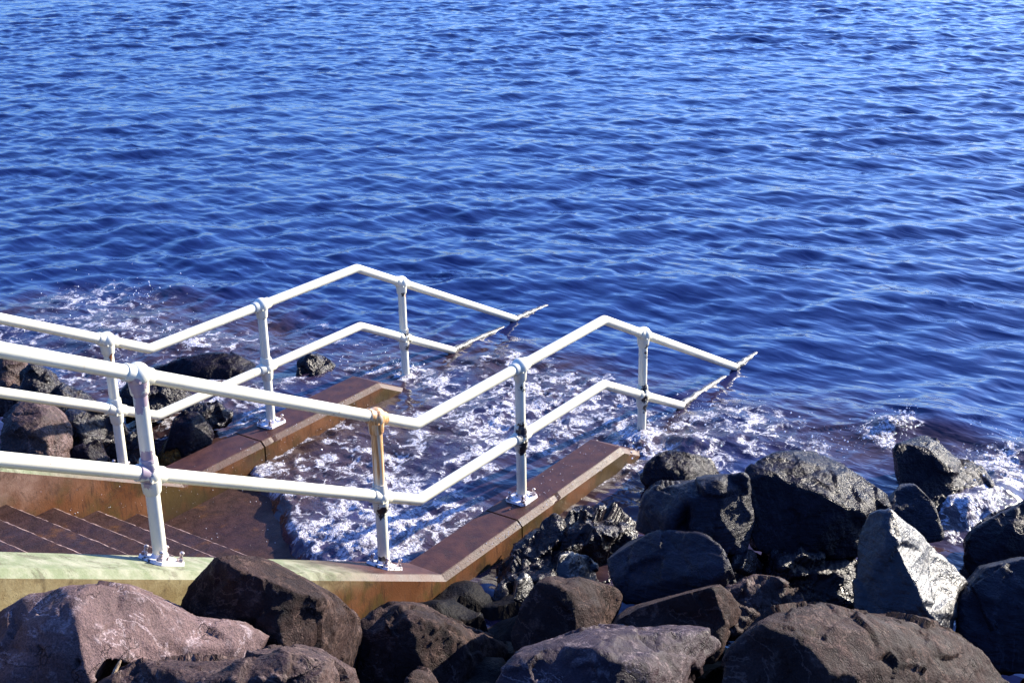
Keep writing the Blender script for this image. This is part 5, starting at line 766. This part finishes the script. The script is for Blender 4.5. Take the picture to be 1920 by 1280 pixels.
railing(WID, 'further white railing of two tubes on the far wall, dipping into the sea', [(-2.0, 'x'), (-.351, 'a'), (1.107, 'c'), (2.797, 'd')], far_spec)
# drowned last posts under the rails where they meet the sea
# ---------------------------------------------------------------- rocks
def rock(label, kind, amp, vox, V, faces, name='boulder'):
    me0 = bpy.data.meshes.new('tmp'); me0.from_pydata(V, [], faces)
    bm = bmesh.new(); bm.from_mesh(me0); bmesh.ops.triangulate(bm, faces=bm.faces); bmesh.ops.recalc_face_normals(bm, faces=bm.faces); bm.to_mesh(me0); bm.free()
    tmp = bpy.data.objects.new('tmp', me0); C.objects.link(tmp)
    md = tmp.modifiers.new('r', 'REMESH'); md.mode = 'VOXEL'; md.voxel_size = vox
    sm = tmp.modifiers.new('s', 'SMOOTH'); sm.factor = .5; sm.iterations = 1
    dg = bpy.context.evaluated_depsgraph_get(); me = bpy.data.meshes.new_from_object(tmp.evaluated_get(dg))
    bpy.data.objects.remove(tmp); bpy.data.meshes.remove(me0)
    n = len(me.vertices); co = np.empty(n*3, np.float32); me.vertices.foreach_get('co', co); co = co.reshape(-1, 3).astype(np.float64)
    no = np.empty(n*3, np.float32); me.vertex_normals.foreach_get('vector', no); no = no.reshape(-1, 3)
    sd_ = sum(ord(ch) for ch in label)
    wp = co+.05*np.stack([fbm(co*3+7, 2, sd_), fbm(co*3+19, 2, sd_+1), fbm(co*3+31, 2, sd_+2)], 1)
    rounded_ = kind in ('brown', 'brownwet')
    f1, v, off = worley(wp*np.array([3.2, 5.5, 4.2]), sd_)
    g = np.stack([v-.5, np.roll(v, 1)*0+(v*7.3 % 1)-.5, (v*13.7 % 1)-.5], 1)
    facet = (off*g).sum(1)*2.0                       # tilted planes per cell: chips
    f2, v2, off2 = worley(wp*13.0, sd_+9)
    g2 = np.stack([v2-.5, (v2*7.3 % 1)-.5, (v2*13.7 % 1)-.5], 1)
    facet2 = (off2*g2).sum(1)
    rk = {'wetrough': 1., 'grain': .8, 'weed': 1., 'wetsmooth': .9, 'dry': .42, 'purple': .5}.get(kind, .48)
    d = .012+rk*(.040*(v-.5)+.070*facet+.012*(v2-.5)+.026*facet2)+.004*fbm(co*4, 3, sd_+3)
    co = co+no*(d*amp)[:, None]
    # knock flat chips off it: everything beyond a random plane is pressed on to the plane
    rg = np.random.default_rng(sd_)
    size = np.ptp(co, axis=0).max()
    rounded = kind in ('brown', 'brownwet')
    nch = int((18 if rounded else 34)*min(1.6, size)**1.3)+12
    if kind == 'wetsmooth': nch //= 2
    for q in range(nch+10):
        if q < 10:          # a few big cleavage planes first
            i = rg.integers(n); nn = no[i]+rg.normal(size=3)*.22; nn /= np.linalg.norm(nn)
            pr_ = co @ nn; h = pr_-(pr_.max()-(.010+.030*rg.random())*min(1.2, size)*(.3 if kind == 'wetsmooth' else 1)); mk = h > 0
            co[mk] -= h[mk][:, None]*nn
            continue
        i = rg.integers(n); nn = no[i]+rg.normal(size=3)*(.30 if rounded else .42); nn /= np.linalg.norm(nn)
        dep = (.002+.011*rg.random()**1.5)*min(1.3, size)*(amp if amp < 1 else 1)
        if kind == 'wetsmooth': dep *= .4
        rad = (.22+.28*rg.random())*size
        dist = np.linalg.norm(co-co[i], axis=1); loc_ = dist < rad
        pr_ = co @ nn; h = pr_-(pr_[loc_].max()-dep); mk = (h > 0) & loc_
        co[mk] -= (h[mk]*np.clip((rad-dist[mk])/(.2*rad), 0, 1))[:, None]*nn
    co = co+no*((.0035*ridged(co*15, 2, sd_+5)+.0028*fbm(co*42, 2, sd_+6))*amp)[:, None]
    if co[:, 1].mean() < 1.5: co[:, 1] = np.minimum(co[:, 1], -.196)
    else: co[:, 1] = np.maximum(co[:, 1], 2.576)
    ctr = co.mean(0); co -= ctr
    me.vertices.foreach_set('co', co.astype(np.float32).ravel()); me.update(); me.shade_smooth(); me.name = name
    return link(name, me, ROCKM[kind], loc=tuple(ctr), label=label, cat='rock', group='rocks behind the far wall' if ctr[1] > 1.5 else 'rocks heaped beside the near wall')
for (lab, kind, amp, vox, V, faces) in ROCKS:
    sp = max(max(v[0] for v in V)-min(v[0] for v in V), max(v[1] for v in V)-min(v[1] for v in V))
    rock(lab, kind, amp, vox, V, faces, 'boulder' if sp > .75 else 'rock')

# ---------------------------------------------------------------- small things
bm = bmesh.new()
TW = TWIG
tube(bm, TW, [.004, .007, .008, .006, .003], 8, jit=.15)
fin(bm, 'driftwood_twig', M_TWIG, label='short pale splintered twig caught under the lower edge of the mauve slab', cat='twig')
def spray():
    bm = bmesh.new(); rg = random.Random(3)
    src = SPRAY
    for (x, y, z, rx, n, zz) in src:
        for _ in range(n):
            r = .0025+.007*rg.random()**3
            bmesh.ops.create_icosphere(bm, subdivisions=1, radius=r, matrix=Matrix.Translation((x+rg.gauss(0, rx), y+rg.gauss(0, rx), z+abs(rg.gauss(0, zz)))))
    for (x0, x1, y, z, n, sy, sz) in ((.1, 2.3, -.178, -.012, 130, .012, .004), (.9, 2.25, -.02, .004, 60, .08, .001), (-1.2, 2.3, 2.205, -.10, 150, .002, .07), (.2, 2.2, 2.235, -.006, 60, .01, .004), (-.4, 1.0, 1.6, -.226, 60, .4, .001)):  # white beads on copings, far wall and slab, put in as wet glints
        for _ in range(n):
            r = .0012+.0024*rg.random()**2; x = rg.uniform(x0, x1)
            zz = z+rg.gauss(0, sz)+(0 if x > 0 or y > 2.22 else -.5*x*rg.random()*(y > 2))
            bmesh.ops.create_icosphere(bm, subdivisions=1, radius=r, matrix=Matrix.Translation((x, y+rg.gauss(0, sy), zz)))
    fin(bm, 'sea_spray_and_glints', M_DROP, kind='stuff')
spray()
